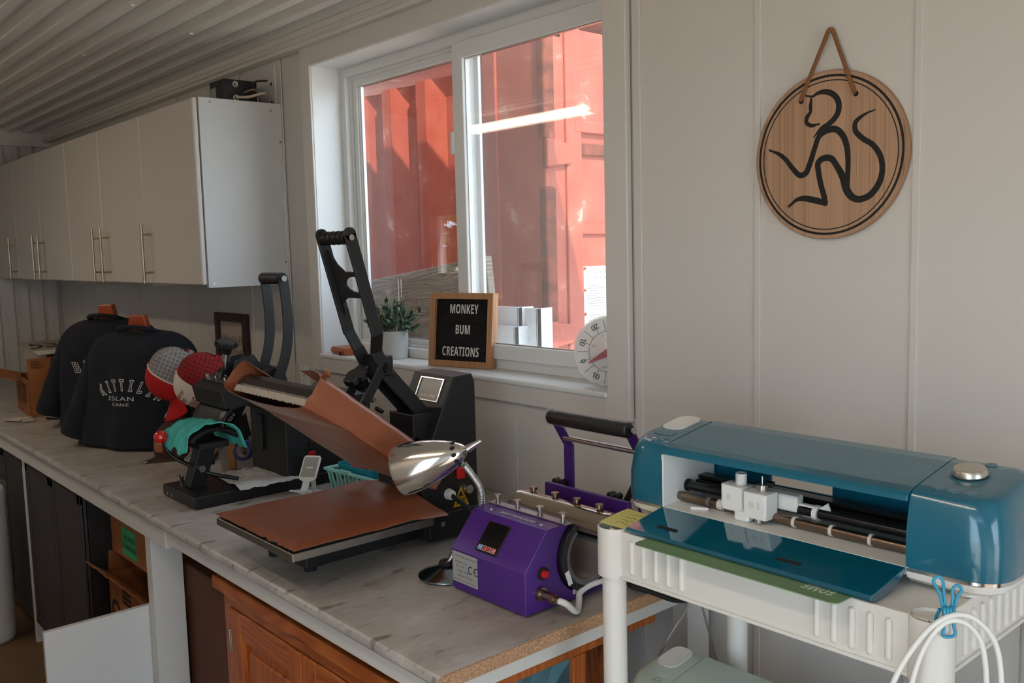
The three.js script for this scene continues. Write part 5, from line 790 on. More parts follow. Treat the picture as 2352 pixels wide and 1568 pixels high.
// ---------- far end of the worktop ----------
{ // small cap press
  const t = thing('cap_press', 'black cap heat press with curved twin handle bars and a red ball lever', 'heat press', [-2.637, 0.91, 0.45]);
  const g = (q) => q.translate(2.637, -0.91, -0.45), P = (n, l, m, lab, k) => part(t, n, (Array.isArray(l) ? l : [l]).map((q) => g(q)), m, lab, k);
  P('base_box', bb(-2.757, -2.517, 0.914, 0.947, 0.14, 0.732, 0.003), M.pressBlack);
  for (const [x, z] of [[-2.74, 0.71], [-2.535, 0.71], [-2.74, 0.16], [-2.535, 0.16]]) P('rubber_foot', at(cyl(0.012, 0.012, 0.006, 14), x, 0.913, z), M.rubber);
  P('column', [bb(-2.757, -2.517, 0.945, 1.18, 0.14, 0.44, 0.004)], M.pressBlack); P('column_plate', bb(-2.70, -2.66, 1.02, 1.13, 0.438, 0.452, 0.003), M.blackSatin);
  P('power_switch', bb(-2.518, -2.51, 0.99, 1.022, 0.345, 0.367, 0.002), phys(0xa80f0f, 0.3), 'red rocker switch'); P('fuse_holder', rod(V(-2.518, 1.045, 0.355), V(-2.506, 1.045, 0.355), 0.013), M.blackPlastic);
  for (const x of [-2.715, -2.68]) P('bolt', rod(V(x, 0.926, 0.731), V(x, 0.926, 0.735), 0.005, 0.005, 6), M.bolt);
  P('wing_nut', [at(cyl(0.005, 0.006, 0.01, 12), -2.715, 0.952, 0.69), beam(V(-2.717, 0.953, 0.69), V(-2.732, 0.972, 0.69), 0.006, 0.003), beam(V(-2.713, 0.953, 0.69), V(-2.70, 0.972, 0.69), 0.006, 0.003)], M.bolt);
  // form on its slanted post
  P('post', beam(V(-2.655, 0.945, 0.675), V(-2.64, 1.09, 0.635), 0.045, 0.05, V(0, 0, 1), 0.003), M.pressBlack);
  P('post_bolt', [rod(V(-2.63, 1.005, 0.665), V(-2.61, 1.005, 0.665), 0.011, 0.011, 6)], M.bolt);
  P('cap_form', [thick((u, v) => { const a = R(-70) + u * R(140); return V(-2.72 + 0.17 * v, 1.083 + 0.045 * Math.cos(a), 0.645 + 0.075 * Math.sin(a)); }, 24, 8, 0.012), bb(-2.71, -2.56, 1.07, 1.09, 0.6, 0.69, 0.004)], M.rubber);
  P('lever', [tube([V(-2.6, 0.958, 0.56), V(-2.63, 0.985, 0.64), V(-2.68, 1.03, 0.71), V(-2.70, 1.055, 0.73), V(-2.705, 1.09, 0.742)], 0.006, 40)], M.blackSatin); P('lever_ball', at(new THREE.SphereGeometry(0.0205, 32, 24), -2.705, 1.1, 0.747), phys(0xc4140f, 0.08, 0, { clearcoat: 1 }), 'glossy red ball');
  // head
  const H = (q) => q.rotateX(R(12)).translate(-2.64, 1.205, 0.53);
  P('head', [H(slab([[-0.12, -0.01], [0.06, -0.01], [0.09, 0.0], [0.09, 0.05], [0.06, 0.06], [-0.12, 0.06]], -0.108, 0.108, 0.003))], M.pressBlack);
  P('heating_arch', H(thick((u, v) => { const a = R(-75) + u * R(150); return V(-0.105 + 0.21 * v, -0.075 + 0.075 * Math.cos(a), 0.03 + 0.085 * Math.sin(a)); }, 24, 6, 0.014)), M.blackSatin);
  P('top_plate', H(bb(-0.09, 0.108, 0.06, 0.066, -0.1, 0.06, 0.001)), M.blackSatin);
  for (let i = 0; i < 6; i++) P('bolt', H(at(cyl(0.006, 0.006, 0.012, 8), -0.08 + i * 0.032, 0.071, 0.045 - (i % 2) * 0.02)), M.bolt);
  P('bracket', [H(plate([[-0.06, 0], [0.05, 0], [0.03, 0.055], [-0.03, 0.055]], 0.006, 0.001).rotateY(Math.PI / 2).translate(0.075, 0.066, -0.02)), H(plate([[-0.06, 0], [0.05, 0], [0.03, 0.055], [-0.03, 0.055]], 0.006, 0.001).rotateY(Math.PI / 2).translate(0.0, 0.066, -0.02)), H(bb(0.0, 0.075, 0.066, 0.1, -0.03, -0.01, 0.002))], M.pressBlack);
  P('pivot_nut', H(rod(V(0.078, 0.09, -0.02), V(0.09, 0.09, -0.02), 0.014, 0.014, 6)), M.bolt);
  P('adjusting_rod', [H(rod(V(-0.01, 0.066, 0.02), V(0.008, 0.13, 0.005), 0.0065)), H(rod(V(0.004, 0.115, 0.009), V(0.009, 0.135, 0.004), 0.012))], M.steel, 'steel adjusting rod');
  P('adjusting_knob', [H(lookAlong(lobed(0.034, 0.018, 6, 0.2), V(0.012, 0.165, -0.002), V(0.25, 0.95, -0.2))), H(lookAlong(cyl(0.014, 0.018, 0.02, 16), V(0.009, 0.147, 0.001), V(0.25, 0.95, -0.2)))], M.blackPlastic);
  const curve = [[0.425, 1.56], [0.419, 1.5], [0.416, 1.43], [0.42, 1.37], [0.435, 1.31], [0.46, 1.255], [0.48, 1.22]];
  const barShape = (x) => { const c = new THREE.CatmullRomCurve3(curve.map(([z, y]) => V(0, y, z))), L = [], Q = []; for (let i = 0; i <= 30; i++) { const p = c.getPoint(i / 30), d = c.getTangent(i / 30); L.push([p.z - d.y * 0.0155, p.y + d.z * 0.0155]); Q.push([p.z + d.y * 0.0155, p.y - d.z * 0.0155]); } return slab([...L, ...Q.reverse()], x - 0.004, x + 0.004, 0.001); };
  P('handle_bar', barShape(-2.632), M.pressBlack); P('handle_bar', barShape(-2.513), M.pressBlack);
  P('grip', rod(V(-2.64, 1.558, 0.425), V(-2.517, 1.558, 0.425), 0.018, 0.018, 24), M.blackSatin); P('grip_bolt', rod(V(-2.509, 1.558, 0.425), V(-2.503, 1.558, 0.425), 0.009, 0.009, 12), M.bolt);
}
{ // teal cloth over the form, white paper on the base
  one('teal_cloth', 'pale teal cloth draped over the form of the cap press', 'cloth', thick((u, v) => {
    const s = u * 2 - 1, a = s * R(100), r = 0.054 + 0.006 * noise(u * 5, v * 6, 2) + 0.02 * Math.max(0, Math.abs(s) - 0.6) * (0.6 + noise(v * 9, u * 2));
    const edge = Math.max(0, Math.abs(s) - 0.75) * 4;
    return V(-2.735 + 0.205 * v + 0.012 * noise(u * 6, 1) + 0.014 * noise(v * 3, u * 3, 7) - 0.02 * s * v, 1.083 + r * Math.cos(a * 0.92) + 0.008 * noise(u * 9, v * 5) + 0.016 * v * (1 - s * s) - 0.012 * edge + (s > 0.5 ? 0.015 * Math.sin(v * 14) * (s - 0.5) : 0), 0.652 + 0.082 * Math.sin(a * 0.85) + 0.012 * noise(v * 8, u * 4, 3) * Math.abs(s));
  }, 70, 60, 0.003), std(0x86d3cd, 0.9, 0, { map: tex(256, 256, (u, v) => { const n = fbm(u, v, 5, 5, 4, 23), k = fbm(u, v, 46, 46, 2, 4); let c = mix(hexc(0x7cccc6), hexc(0x9de0d8), 0.5 + n); if (k > 0.42) c = mix(c, hexc(0x2d5f60), 0.7); return c; }) }), undefined, true);
  one('parchment_sheet', 'crumpled translucent white paper lying on the base of the cap press', 'paper', thick((u, v) => V(-2.725 + 0.235 * u + 0.015 * noise(v * 3, 4) + 0.02 * v, 0.9495 + 0.013 * Math.max(0, noise(u * 3.2, v * 3.2, 5) + 0.25) + 0.006 * Math.abs(noise(u * 8, v * 8, 9)) + (u < 0.06 ? 0.003 : 0), 0.585 - 0.135 * v - 0.05 * u + 0.07 * u * (1 - v) + 0.008 * noise(u * 5, 9)), 50, 40, 0.0008), phys(0xdcd8d2, 0.6, 0, { transmission: 0.35, thickness: 0 }), undefined, true);
}
// ---------- caps ----------
function makeCap(t, C) {      // y up, z forward
  const W = 0.082, D = 0.098, Hh = 0.125;
  const dome = (a, v) => { const e = v * Math.PI / 2, k = Math.cos(e) ** 0.7, f = Math.cos(a) > 0 ? 1 + 0.1 * Math.cos(a) * Math.sin(2 * e) : 1; return V(W * k * Math.sin(a), Hh * Math.sin(e) ** 0.92, D * k * Math.cos(a) * f); };
  const F = R(72);
  part(t, 'front_panel', thick((u, v) => dome(-F + 2 * F * u, v), 40, 24, 0.002), C.front);
  const open = R(26);      // gap above the strap at the back
  part(t, 'back_panel', thick((u, v) => { const a = F + (2 * Math.PI - 2 * F) * u, o = Math.max(0, 1 - Math.abs(a - Math.PI) / open); return dome(a, Math.max(v, 0.34 * Math.sqrt(o))); }, 48, 24, 0.0015), C.back);
  if (C.trim) for (const s of [-1, 1]) part(t, 'piping', tube(Array.from({ length: 16 }, (_, i) => dome(s * F, i / 15).multiplyScalar(1.012)), 0.003, 40, 6), C.trim);
  part(t, 'strap', thick((u, v) => { const a = Math.PI - open * 1.15 + 2.3 * open * u; return dome(a, 0.0).setY(0.002 + 0.018 * v).multiplyScalar(1.005); }, 12, 2, 0.0015), C.strap ?? C.back);
  part(t, 'top_button', at(new THREE.SphereGeometry(0.008, 14, 8).scale(1, 0.5, 1), 0, Hh + 0.001, 0), C.button ?? C.front);
  part(t, 'sweatband', thick((u, v) => dome(u * 2 * Math.PI, 0.0).multiplyScalar(0.975).setY(0.002 + 0.026 * v), 40, 2, 0.001), C.brim);
  const brimP = (u, v) => { const a = -R(66) + R(132) * u, b = dome(a, 0.02), e = V(Math.sin(a) * 0.088, 0, 0.055 + Math.cos(a) * 0.118); const p = b.lerp(e, v); p.y = 0.004 - 0.5 * p.x * p.x / 0.09 * (0.4 + v) - 0.008 * v; return p; };
  part(t, 'brim', thick(brimP, 40, 12, 0.0035), C.brim);
  if (C.sticker) { const q = brimP(0.5, 0.62); part(t, 'sticker', thick((u, v) => { const a = u * 2 * Math.PI, x = 0.017 * v * Math.cos(a) + (C.sx ?? 0), z = 0.152 + 0.012 * v * Math.sin(a); return V(x, 0.0075 - 0.5 * x * x / 0.09 * 1.0 - 0.008 * 0.6, z); }, 30, 4, 0.0006), std(0xc7c2ba, 0.4), 'round silver sticker');
    part(t, 'sticker_mark', [-1, 1].map((s) => thick((u, v) => { const x = (u - 0.5) * 0.024 + (C.sx ?? 0), z = 0.152 + s * (0.0055 - 0.0 * v) + (v - 0.5) * 0.0035 * Math.sin(u * Math.PI); return V(x, 0.0083 - 0.5 * x * x / 0.09 - 0.0048, z); }, 12, 2, 0.0004)), M.rubber); }
  if (C.print) part(t, 'front_print', sheet((u, v) => dome(C.a0 + (C.a1 - C.a0) * u, C.v0 + (C.v1 - C.v0) * v).multiplyScalar(1.0175), 24, 12), decal(C.print, 0.7), C.printLabel, true);
}
function orientCap(t, pos, top, front) { const y = top.clone().normalize(), x = y.clone().cross(front).normalize(), z = x.clone().cross(y); t.setRotationFromMatrix(new THREE.Matrix4().makeBasis(x, y, z)); t.position.copy(pos); }
{
  const cloth = (c) => std(c, 0.85, 0, { bumpMap: grain, bumpScale: 0.0004 }), meshTex = (a, b) => tex(64, 64, (u, v) => { const m = (Math.sin(u * 2 * Math.PI * 8) > -0.2) && (Math.sin(v * 2 * Math.PI * 8) > -0.2); return hexc(m ? b : a); }, true, [9, 9]);
  const red = cloth(0xb3100f), white = cloth(0xd8cabb), black = cloth(0x0d0c0d), brown = cloth(0x3e241a);
  const grey = std(0xffffff, 0.85, 0, { map: meshTex(0x8d8783, 0x6a6562) }), redMesh = std(0xffffff, 0.85, 0, { map: meshTex(0x8d0b0c, 0x5e0608) });
  const badge = print(256, 256, (x) => { x.clearRect(0, 0, 256, 256); x.fillStyle = '#cfc8bf'; x.beginPath(); x.ellipse(128, 128, 90, 90, 0, 0, 7); x.fill(); x.fillStyle = '#1a1112'; x.beginPath(); x.ellipse(128, 128, 74, 74, 0, 0, 7); x.fill(); x.fillStyle = '#a11414'; x.beginPath(); x.ellipse(128, 128, 60, 60, 0, 0, 7); x.fill(); });
  const king = print(512, 320, (x) => { x.clearRect(0, 0, 512, 320); x.fillStyle = '#8d1016'; x.textAlign = 'center'; x.font = 'bold 60px sans-serif'; x.fillText('MASTER OF', 256, 80, 330); x.font = 'italic bold 90px serif'; x.fillText('my', 236, 160); x.font = 'bold 112px sans-serif'; x.fillText('KING', 296, 280, 330); });
  const hot = print(512, 256, (x) => { x.clearRect(0, 0, 512, 256); x.fillStyle = '#b9b3ae'; x.textAlign = 'center'; x.font = 'bold 110px sans-serif'; x.fillText('HOT', 230, 105, 300); x.fillText('KIDS', 290, 225, 300); });
  const rightC = V(0.656, 0, -0.755), toward = V(0.755, 0, 0.656), up = V(0, 1, 0);
  const top = rightC.clone().multiplyScalar(-0.8).addScaledVector(toward, 0.35).addScaledVector(up, 0.42), front = V(0, -1, 0).addScaledVector(rightC, -0.42).addScaledVector(toward, 0.15);
  const c1 = thing('cap', 'red cap with grey mesh back, hanging in front of the dark t-shirts', 'cap', [0, 0, 0], 0, 'caps on the stand'); makeCap(c1, { front: red, back: grey, brim: red, button: red, trim: white, sticker: true, print: badge, a0: -0.75, a1: 0.35, v0: 0.05, v1: 0.62, printLabel: 'round badge' });
  orientCap(c1, V(-3.26, 1.2, 0.455), top, front);
  const c2 = thing('cap', 'white-fronted cap with red mesh back and red lettering, middle of the three hanging caps', 'cap', [0, 0, 0], 0, 'caps on the stand'); makeCap(c2, { front: white, back: redMesh, brim: red, button: red, trim: white, print: king, a0: -0.2, a1: 1.15, v0: 0.04, v1: 0.55, printLabel: 'red lettering' });
  orientCap(c2, V(-3.075, 1.19, 0.425), top, front);
  const c3 = thing('cap', 'black cap with pale lettering, hanging rightmost of the three beside the cap press', 'cap', [0, 0, 0], 0, 'caps on the stand'); makeCap(c3, { front: black, back: black, brim: black, sticker: false, print: hot, a0: 0.0, a1: 1.2, v0: 0.02, v1: 0.5, printLabel: 'pale lettering' });
  orientCap(c3, V(-2.905, 1.155, 0.385), top, front);
  const s = thing('cap_stand', 'small black three-legged stand holding the hanging caps', 'stand', [-3.02, 0.91, 0.36]);
  part(s, 'pole', rod(V(0, 0.13, 0), V(0, 0.37, -0.02), 0.007), M.blackSatin); for (const [x, z] of [[-0.035, 0.09], [0.09, -0.03], [-0.09, -0.06]]) { const l = part(s, 'leg', [beam(V(0, 0.14, 0), V(x, 0.012, z), 0.016, 0.012)], M.blackSatin); part(l, 'rubber_foot', at(cyl(0.009, 0.011, 0.012, 14), x * 1.02, 0.006, z * 1.02), M.rubber); }
  part(s, 'cross_arm', rod(V(-0.2, 0.34, 0.06), V(0.13, 0.3, -0.01), 0.005), M.blackSatin);
  const b = thing('cap', 'dark brown cap with an oval sticker lying on the worktop beside the red ball lever', 'cap', [0, 0, 0]); makeCap(b, { front: brown, back: brown, brim: brown, sticker: true, sx: -0.004 });
  part(b, 'leather_patch', sheet((u, v) => { const a = -0.1 + 0.5 * u, vv = 0.12 + 0.3 * v, e = vv * Math.PI / 2, k = Math.cos(e) ** 0.7; return V(0.082 * k * Math.sin(a), 0.125 * Math.sin(e) ** 0.92, 0.098 * k * Math.cos(a) * (1 + 0.1 * Math.cos(a) * Math.sin(2 * e))).multiplyScalar(1.02); }, 10, 8), std(0x9a5a3a, 0.7), 'tan leather patch');
  b.position.set(-3.27, 0.922, 0.47); b.rotation.y = R(10); b.rotation.order = 'YXZ'; b.rotation.x = R(4);
  // T-shirts on short display stands
  const navy = std(0x0b0e18, 0.9, 0, { bumpMap: grain, bumpScale: 0.0004 }), orange = phys(0x9b3f1c, 0.3);
  const shirt = (label, x, z, turn, H, W, S, art, y0, flare) => {
    const t = thing('t_shirt', label, 't-shirt', [x, 0.91, z], turn, 'dark t-shirts on display stands');
    const fold = (a, y) => 0.012 * Math.sin(a * 5 + 3 * y) * (1 - y / H) + 0.01 * noise(a * 2.2, y * 7, S);
    const body = (u, v) => { const a = u * 2 * Math.PI, y = y0 + (H - y0) * v, s = Math.min(1, (H - y) / 0.15); const sh = v > 0.72 ? Math.sqrt(Math.max(0, 1 - ((v - 0.72) / 0.28) ** 2.2)) : 1; const w = (W * (1 + flare * (1 - v) ** 3) - 0.07) * sh + 0.07, d = (0.085 + 0.03 * (1 - v)) * (0.35 + 0.65 * sh) * 1.0 + 0.01; const n = fold(a, y); return V((w + n) * Math.cos(a), y + 0.012 * noise(a * 1.5, 3, S) * (1 - v), (d + n) * Math.sin(a)); };
    part(t, 'body', thick(body, 90, 60, 0.002), navy);
    for (const k of [-1, 1]) part(t, 'sleeve', thick((u, v) => { const a = u * 2 * Math.PI, r = 0.06 + 0.035 * v, c = V(k * (W * 0.84 + 0.105 * v), H - 0.115 - 0.285 * v, 0.0); return V(c.x + k * r * 0.62 * Math.cos(a), c.y + r * 0.42 * Math.cos(a) * (1 - 0.4 * v), r * 0.85 * Math.sin(a) * (1 + 0.1 * noise(a, v * 6, S))); }, 36, 20, 0.002), navy);
    part(t, 'collar', at(new THREE.TorusGeometry(0.074, 0.009, 10, 40).rotateX(R(72)), 0, H - 0.004, 0.012), navy);
    part(t, 'neck_tag', bb(-0.045, -0.005, H - 0.045, H - 0.018, -0.052, -0.05), std(0xb7b0a6, 0.7)); part(t, 'neck_tag', bb(0.012, 0.04, H - 0.045, H - 0.018, -0.052, -0.05), std(0x8d867c, 0.7));
    part(t, 'chest_print', sheet((u, v) => { const p = body(0.25 + (0.5 - u) * art.w, art.v0 + (art.v1 - art.v0) * v); p.z += 0.004; return p; }, 40, 24), decal(art.t, 0.7), 'white outlined lettering', true);
    const s = thing('shirt_stand', label.replace(/dark navy t-shirt.*/, 'display stand inside the dark t-shirt ') + art.stand, 'stand', [x, 0.91, z], turn, 'display stands for the t-shirts');
    part(s, 'top_block', plate([[-0.042, 0], [-0.03, 0.055], [0.03, 0.055], [0.042, 0], [0.02, -0.006], [-0.02, -0.006]], 0.03, 0.004).translate(0, H + 0.005, 0.012), orange, 'orange wooden neck block'); part(s, 'rod', rod(V(0, 0.012, 0.0), V(0, H + 0.004, 0.0), 0.0045), M.chrome); part(s, 'base_plate', at(cyl(0.06, 0.06, 0.012, 32), 0, 0.006, 0), M.blackPlastic);
  };
  const outl = (x, s, cx, cy, sz, w) => { x.font = `bold ${sz}px sans-serif`; x.lineWidth = w; x.strokeStyle = '#c9c6c0'; x.strokeText(s, cx, cy); };
  const a1 = print(512, 512, (x) => { x.clearRect(0, 0, 512, 512); x.textAlign = 'center'; 'BRIG'.split('').forEach((c, i) => { x.save(); x.translate(80 + i * 112, 240 + (i - 2) ** 2 * 12); x.rotate((i - 2) * 0.09); x.scale(0.9, 1.75); outl(x, c, 0, 0, 150, 8); x.restore(); }); x.fillStyle = '#c9c6c0'; x.font = '130px sans-serif'; x.fillText('KE', 350, 470); x.fillRect(212, 440, 30, 12); });
  const a2 = print(512, 512, (x) => { x.clearRect(0, 0, 512, 512); x.textAlign = 'center'; 'KITTILIN'.split('').forEach((c, i) => { x.save(); x.translate(50 + i * 58, 200 + (i - 3.0) ** 2 * 9); x.rotate((i - 3.2) * 0.12); x.scale(0.62, 1.9); outl(x, c, 0, 0, 120, 7); x.restore(); }); x.fillStyle = '#c9c6c0'; x.font = '84px sans-serif'; x.fillText('ISLAN', 200, 350); x.font = '60px sans-serif'; x.fillText('CANE', 200, 430); });
  shirt('dark navy t-shirt with outlined lettering, the left one beside the brown cardboard box', -4.05, 0.45, R(38), 0.468, 0.235, 1, { t: a1, w: 0.2, v0: 0.40, v1: 0.66, stand: 'nearest the cardboard box' }, 0.016, 0.05);
  shirt('dark navy t-shirt with curved lettering, the right one behind the red caps', -3.56, 0.49, R(38), 0.445, 0.225, 5, { t: a2, w: 0.2, v0: 0.32, v1: 0.62, stand: 'nearest the red caps' }, 0.012, 0.22);
}
{ // cardboard box with things in it, papers
  const t = thing('open_box', 'brown open cardboard box with flaps up at the far left of the worktop', 'box', [-4.61, 0.91, 0.655], R(-5));
  const W = 0.37, D = 0.40, Hh = 0.172, k = 0.004, c = M.card;
  part(t, 'box_body', [bb(-k, 0, 0, Hh, -D, 0), bb(-W, -W + k, 0, Hh, -D, 0), bb(-W, 0, 0, Hh, -k, 0), bb(-W, 0, 0, Hh, -D, -D + k), bb(-W, 0, 0, k, -D, 0)], c);
  part(t, 'flap', bb(-k, 0, Hh, Hh + 0.1, -D, -0.002), c); part(t, 'flap', bb(-W, -W + k, Hh, Hh + 0.085, -D + 0.02, -0.06), M.card); part(t, 'flap', bb(-W + 0.02, -0.01, Hh, Hh + 0.1, -D - 0.004, -D), c); part(t, 'flap', beam(V(-W / 2 - 0.01, Hh - 0.001, 0.0), V(-W / 2 - 0.03, Hh + 0.035, 0.12), W - 0.02, k), c);
  const tape = print(64, 256, (x) => { x.fillStyle = 'rgba(92,44,18,0.55)'; x.fillRect(0, 0, 64, 256); }); part(t, 'packing_tape', at(new THREE.PlaneGeometry(0.06, 0.265).rotateY(Math.PI / 2), 0.0008, 0.136, -0.13), decal(tape, 0.25), 'brown packing tape', true);
  const p = print(512, 512, (x) => { x.clearRect(0, 0, 512, 512); x.fillStyle = 'rgba(40,20,10,0.8)'; x.font = 'bold 40px monospace'; x.fillText('INTERNATIONAL', 190, 48, 300); for (let i = 0; i < 8; i++) x.fillRect(10, 20 + i * 9, 40 + 60 * rnd(), 4); }); part(t, 'box_print', at(new THREE.PlaneGeometry(0.38, 0.27).rotateY(Math.PI / 2), 0.0012, 0.135, -0.2), decal(p, 0.8), null, true);
  const q = print(256, 256, (x) => { x.clearRect(0, 0, 256, 256); x.fillStyle = 'rgba(30,16,10,0.8)'; for (let i = 0; i < 7; i++) x.fillRect(12, 30 + i * 28, 70 + 40 * rnd(), 7); for (let i = 0; i < 7; i++) x.fillRect(140, 20 + i * 26, 60 + 40 * rnd(), 10); }); part(t, 'box_print', at(new THREE.PlaneGeometry(0.34, 0.14), -0.185, 0.085, 0.0012), decal(q, 0.8), null, true);
  one('plastic_bag', 'crumpled clear and black plastic bag inside the open cardboard box', 'bag', thick((u, v) => { const a = u * 2 * Math.PI, r = Math.sin(Math.PI * (0.08 + 0.86 * v)), n = 0.03 * noise(Math.cos(a) * 3, v * 6, Math.sin(a) * 3); return V(-4.81 + (0.145 + n) * r * Math.cos(a), 0.92 + 0.16 * v + n, 0.46 + (0.15 + n) * r * Math.sin(a)); }, 40, 24, 0.002), phys(0x1a1817, 0.12, 0, { clearcoat: 1 }));
  const film = print(512, 384, (x, w, h) => { x.fillStyle = '#978a7e'; x.fillRect(0, 0, w, h); x.fillStyle = '#11100f'; x.font = 'bold 170px sans-serif'; x.save(); x.translate(40, 190); x.fillText('53', 0, 0, 210); x.restore(); x.beginPath(); x.moveTo(300, 230); x.lineTo(340, 120); x.lineTo(390, 170); x.lineTo(430, 130); x.lineTo(470, 230); x.fill(); });
  one('transfer_film', 'grey transfer film printed with a black 53, lying over the box flaps', 'film', thick((u, v) => { const a = V(-4.635, 1.188, 0.63), b = V(-4.60, 1.188, 0.27), c2 = V(-5.06, 1.226, 0.585), d = V(-5.0, 1.226, 0.22); const p = a.lerp(b, u).lerp(c2.lerp(d, u), v); p.y += 0.006 * noise(u * 4, v * 4, 3); if (u < 0.2) { p.y -= 0.05 * (0.2 - u) * 5 * (1 - v) ** 2; } return p; }, 30, 30, 0.001), std(0xffffff, 0.5, 0, { map: film }), undefined, true);
  const order = print(512, 160, (x, w, h) => { x.fillStyle = '#c9c3bb'; x.fillRect(0, 0, w, h); x.fillStyle = '#141210'; x.textAlign = 'center'; x.font = 'bold 30px sans-serif'; x.fillText('HOODIE ORDER FORM', 330, 54, 260); x.font = 'bold 58px serif'; x.fillText('MB CREATIONS', 330, 116, 340); x.font = '20px sans-serif'; x.fillText('by order of', 330, 142); x.beginPath(); x.arc(36, 96, 7, 0, 7); x.fill(); x.lineWidth = 3; x.strokeStyle = '#141210'; x.beginPath(); x.arc(128, 94, 15, 0, 5); x.stroke(); });
  one('order_form', 'long white order form lying on the grey film at the front of the cardboard box', 'form', thick((u, v) => V(-4.615 - 0.02 * u * 0 - 0.075 * v, 1.1955 + 0.012 * v, 0.60 - 0.30 * u + 0.005 * v), 10, 6, 0.001), std(0xffffff, 0.6, 0, { map: order }), undefined, true);
  // cards and tags on the worktop
  const card = std(0xcabfae, 0.7), spots = [[-4.55, 0.70, 10], [-4.585, 0.72, 40], [-4.53, 0.685, -14], [-4.60, 0.695, 65], [-4.56, 0.73, 24]];
  spots.forEach(([x, z, a], i) => { const m = one('business_card', ['cream card at the bottom of the small pile before the cardboard box', 'cream card second from the bottom in the small pile before the cardboard box', 'cream card in the middle of the small pile before the cardboard box', 'cream card second from the top in the small pile before the cardboard box', 'cream card on top of the small pile before the cardboard box'][i], 'card', bb(-0.042, 0.042, 0, 0.0012, -0.025, 0.025), card, 'cards in the small pile'); m.position.set(x, 0.9105 + i * 0.0016, z); m.rotation.y = R(a); });
  const tg = thing('badge_pile', 'small pile of red and white woven badges on the worktop before the cardboard box', 'badge', [-4.5, 0.91, 0.575]);
  part(tg, 'badge', at(cyl(0.042, 0.042, 0.004, 28), 0, 0.0025, 0), std(0x25211f, 0.8)); part(tg, 'badge', at(new THREE.TorusGeometry(0.028, 0.004, 8, 28).rotateX(R(84)), 0.004, 0.01, 0.004), std(0xb9b2aa, 0.6)); part(tg, 'badge', at(new THREE.TorusGeometry(0.026, 0.004, 8, 28).rotateX(R(96)), 0.008, 0.016, -0.004), std(0x8c2a22, 0.6)); part(tg, 'badge', at(new THREE.TorusGeometry(0.024, 0.0035, 8, 28).rotateX(R(82)), -0.004, 0.02, 0.0), std(0xc9c4bd, 0.6));
}
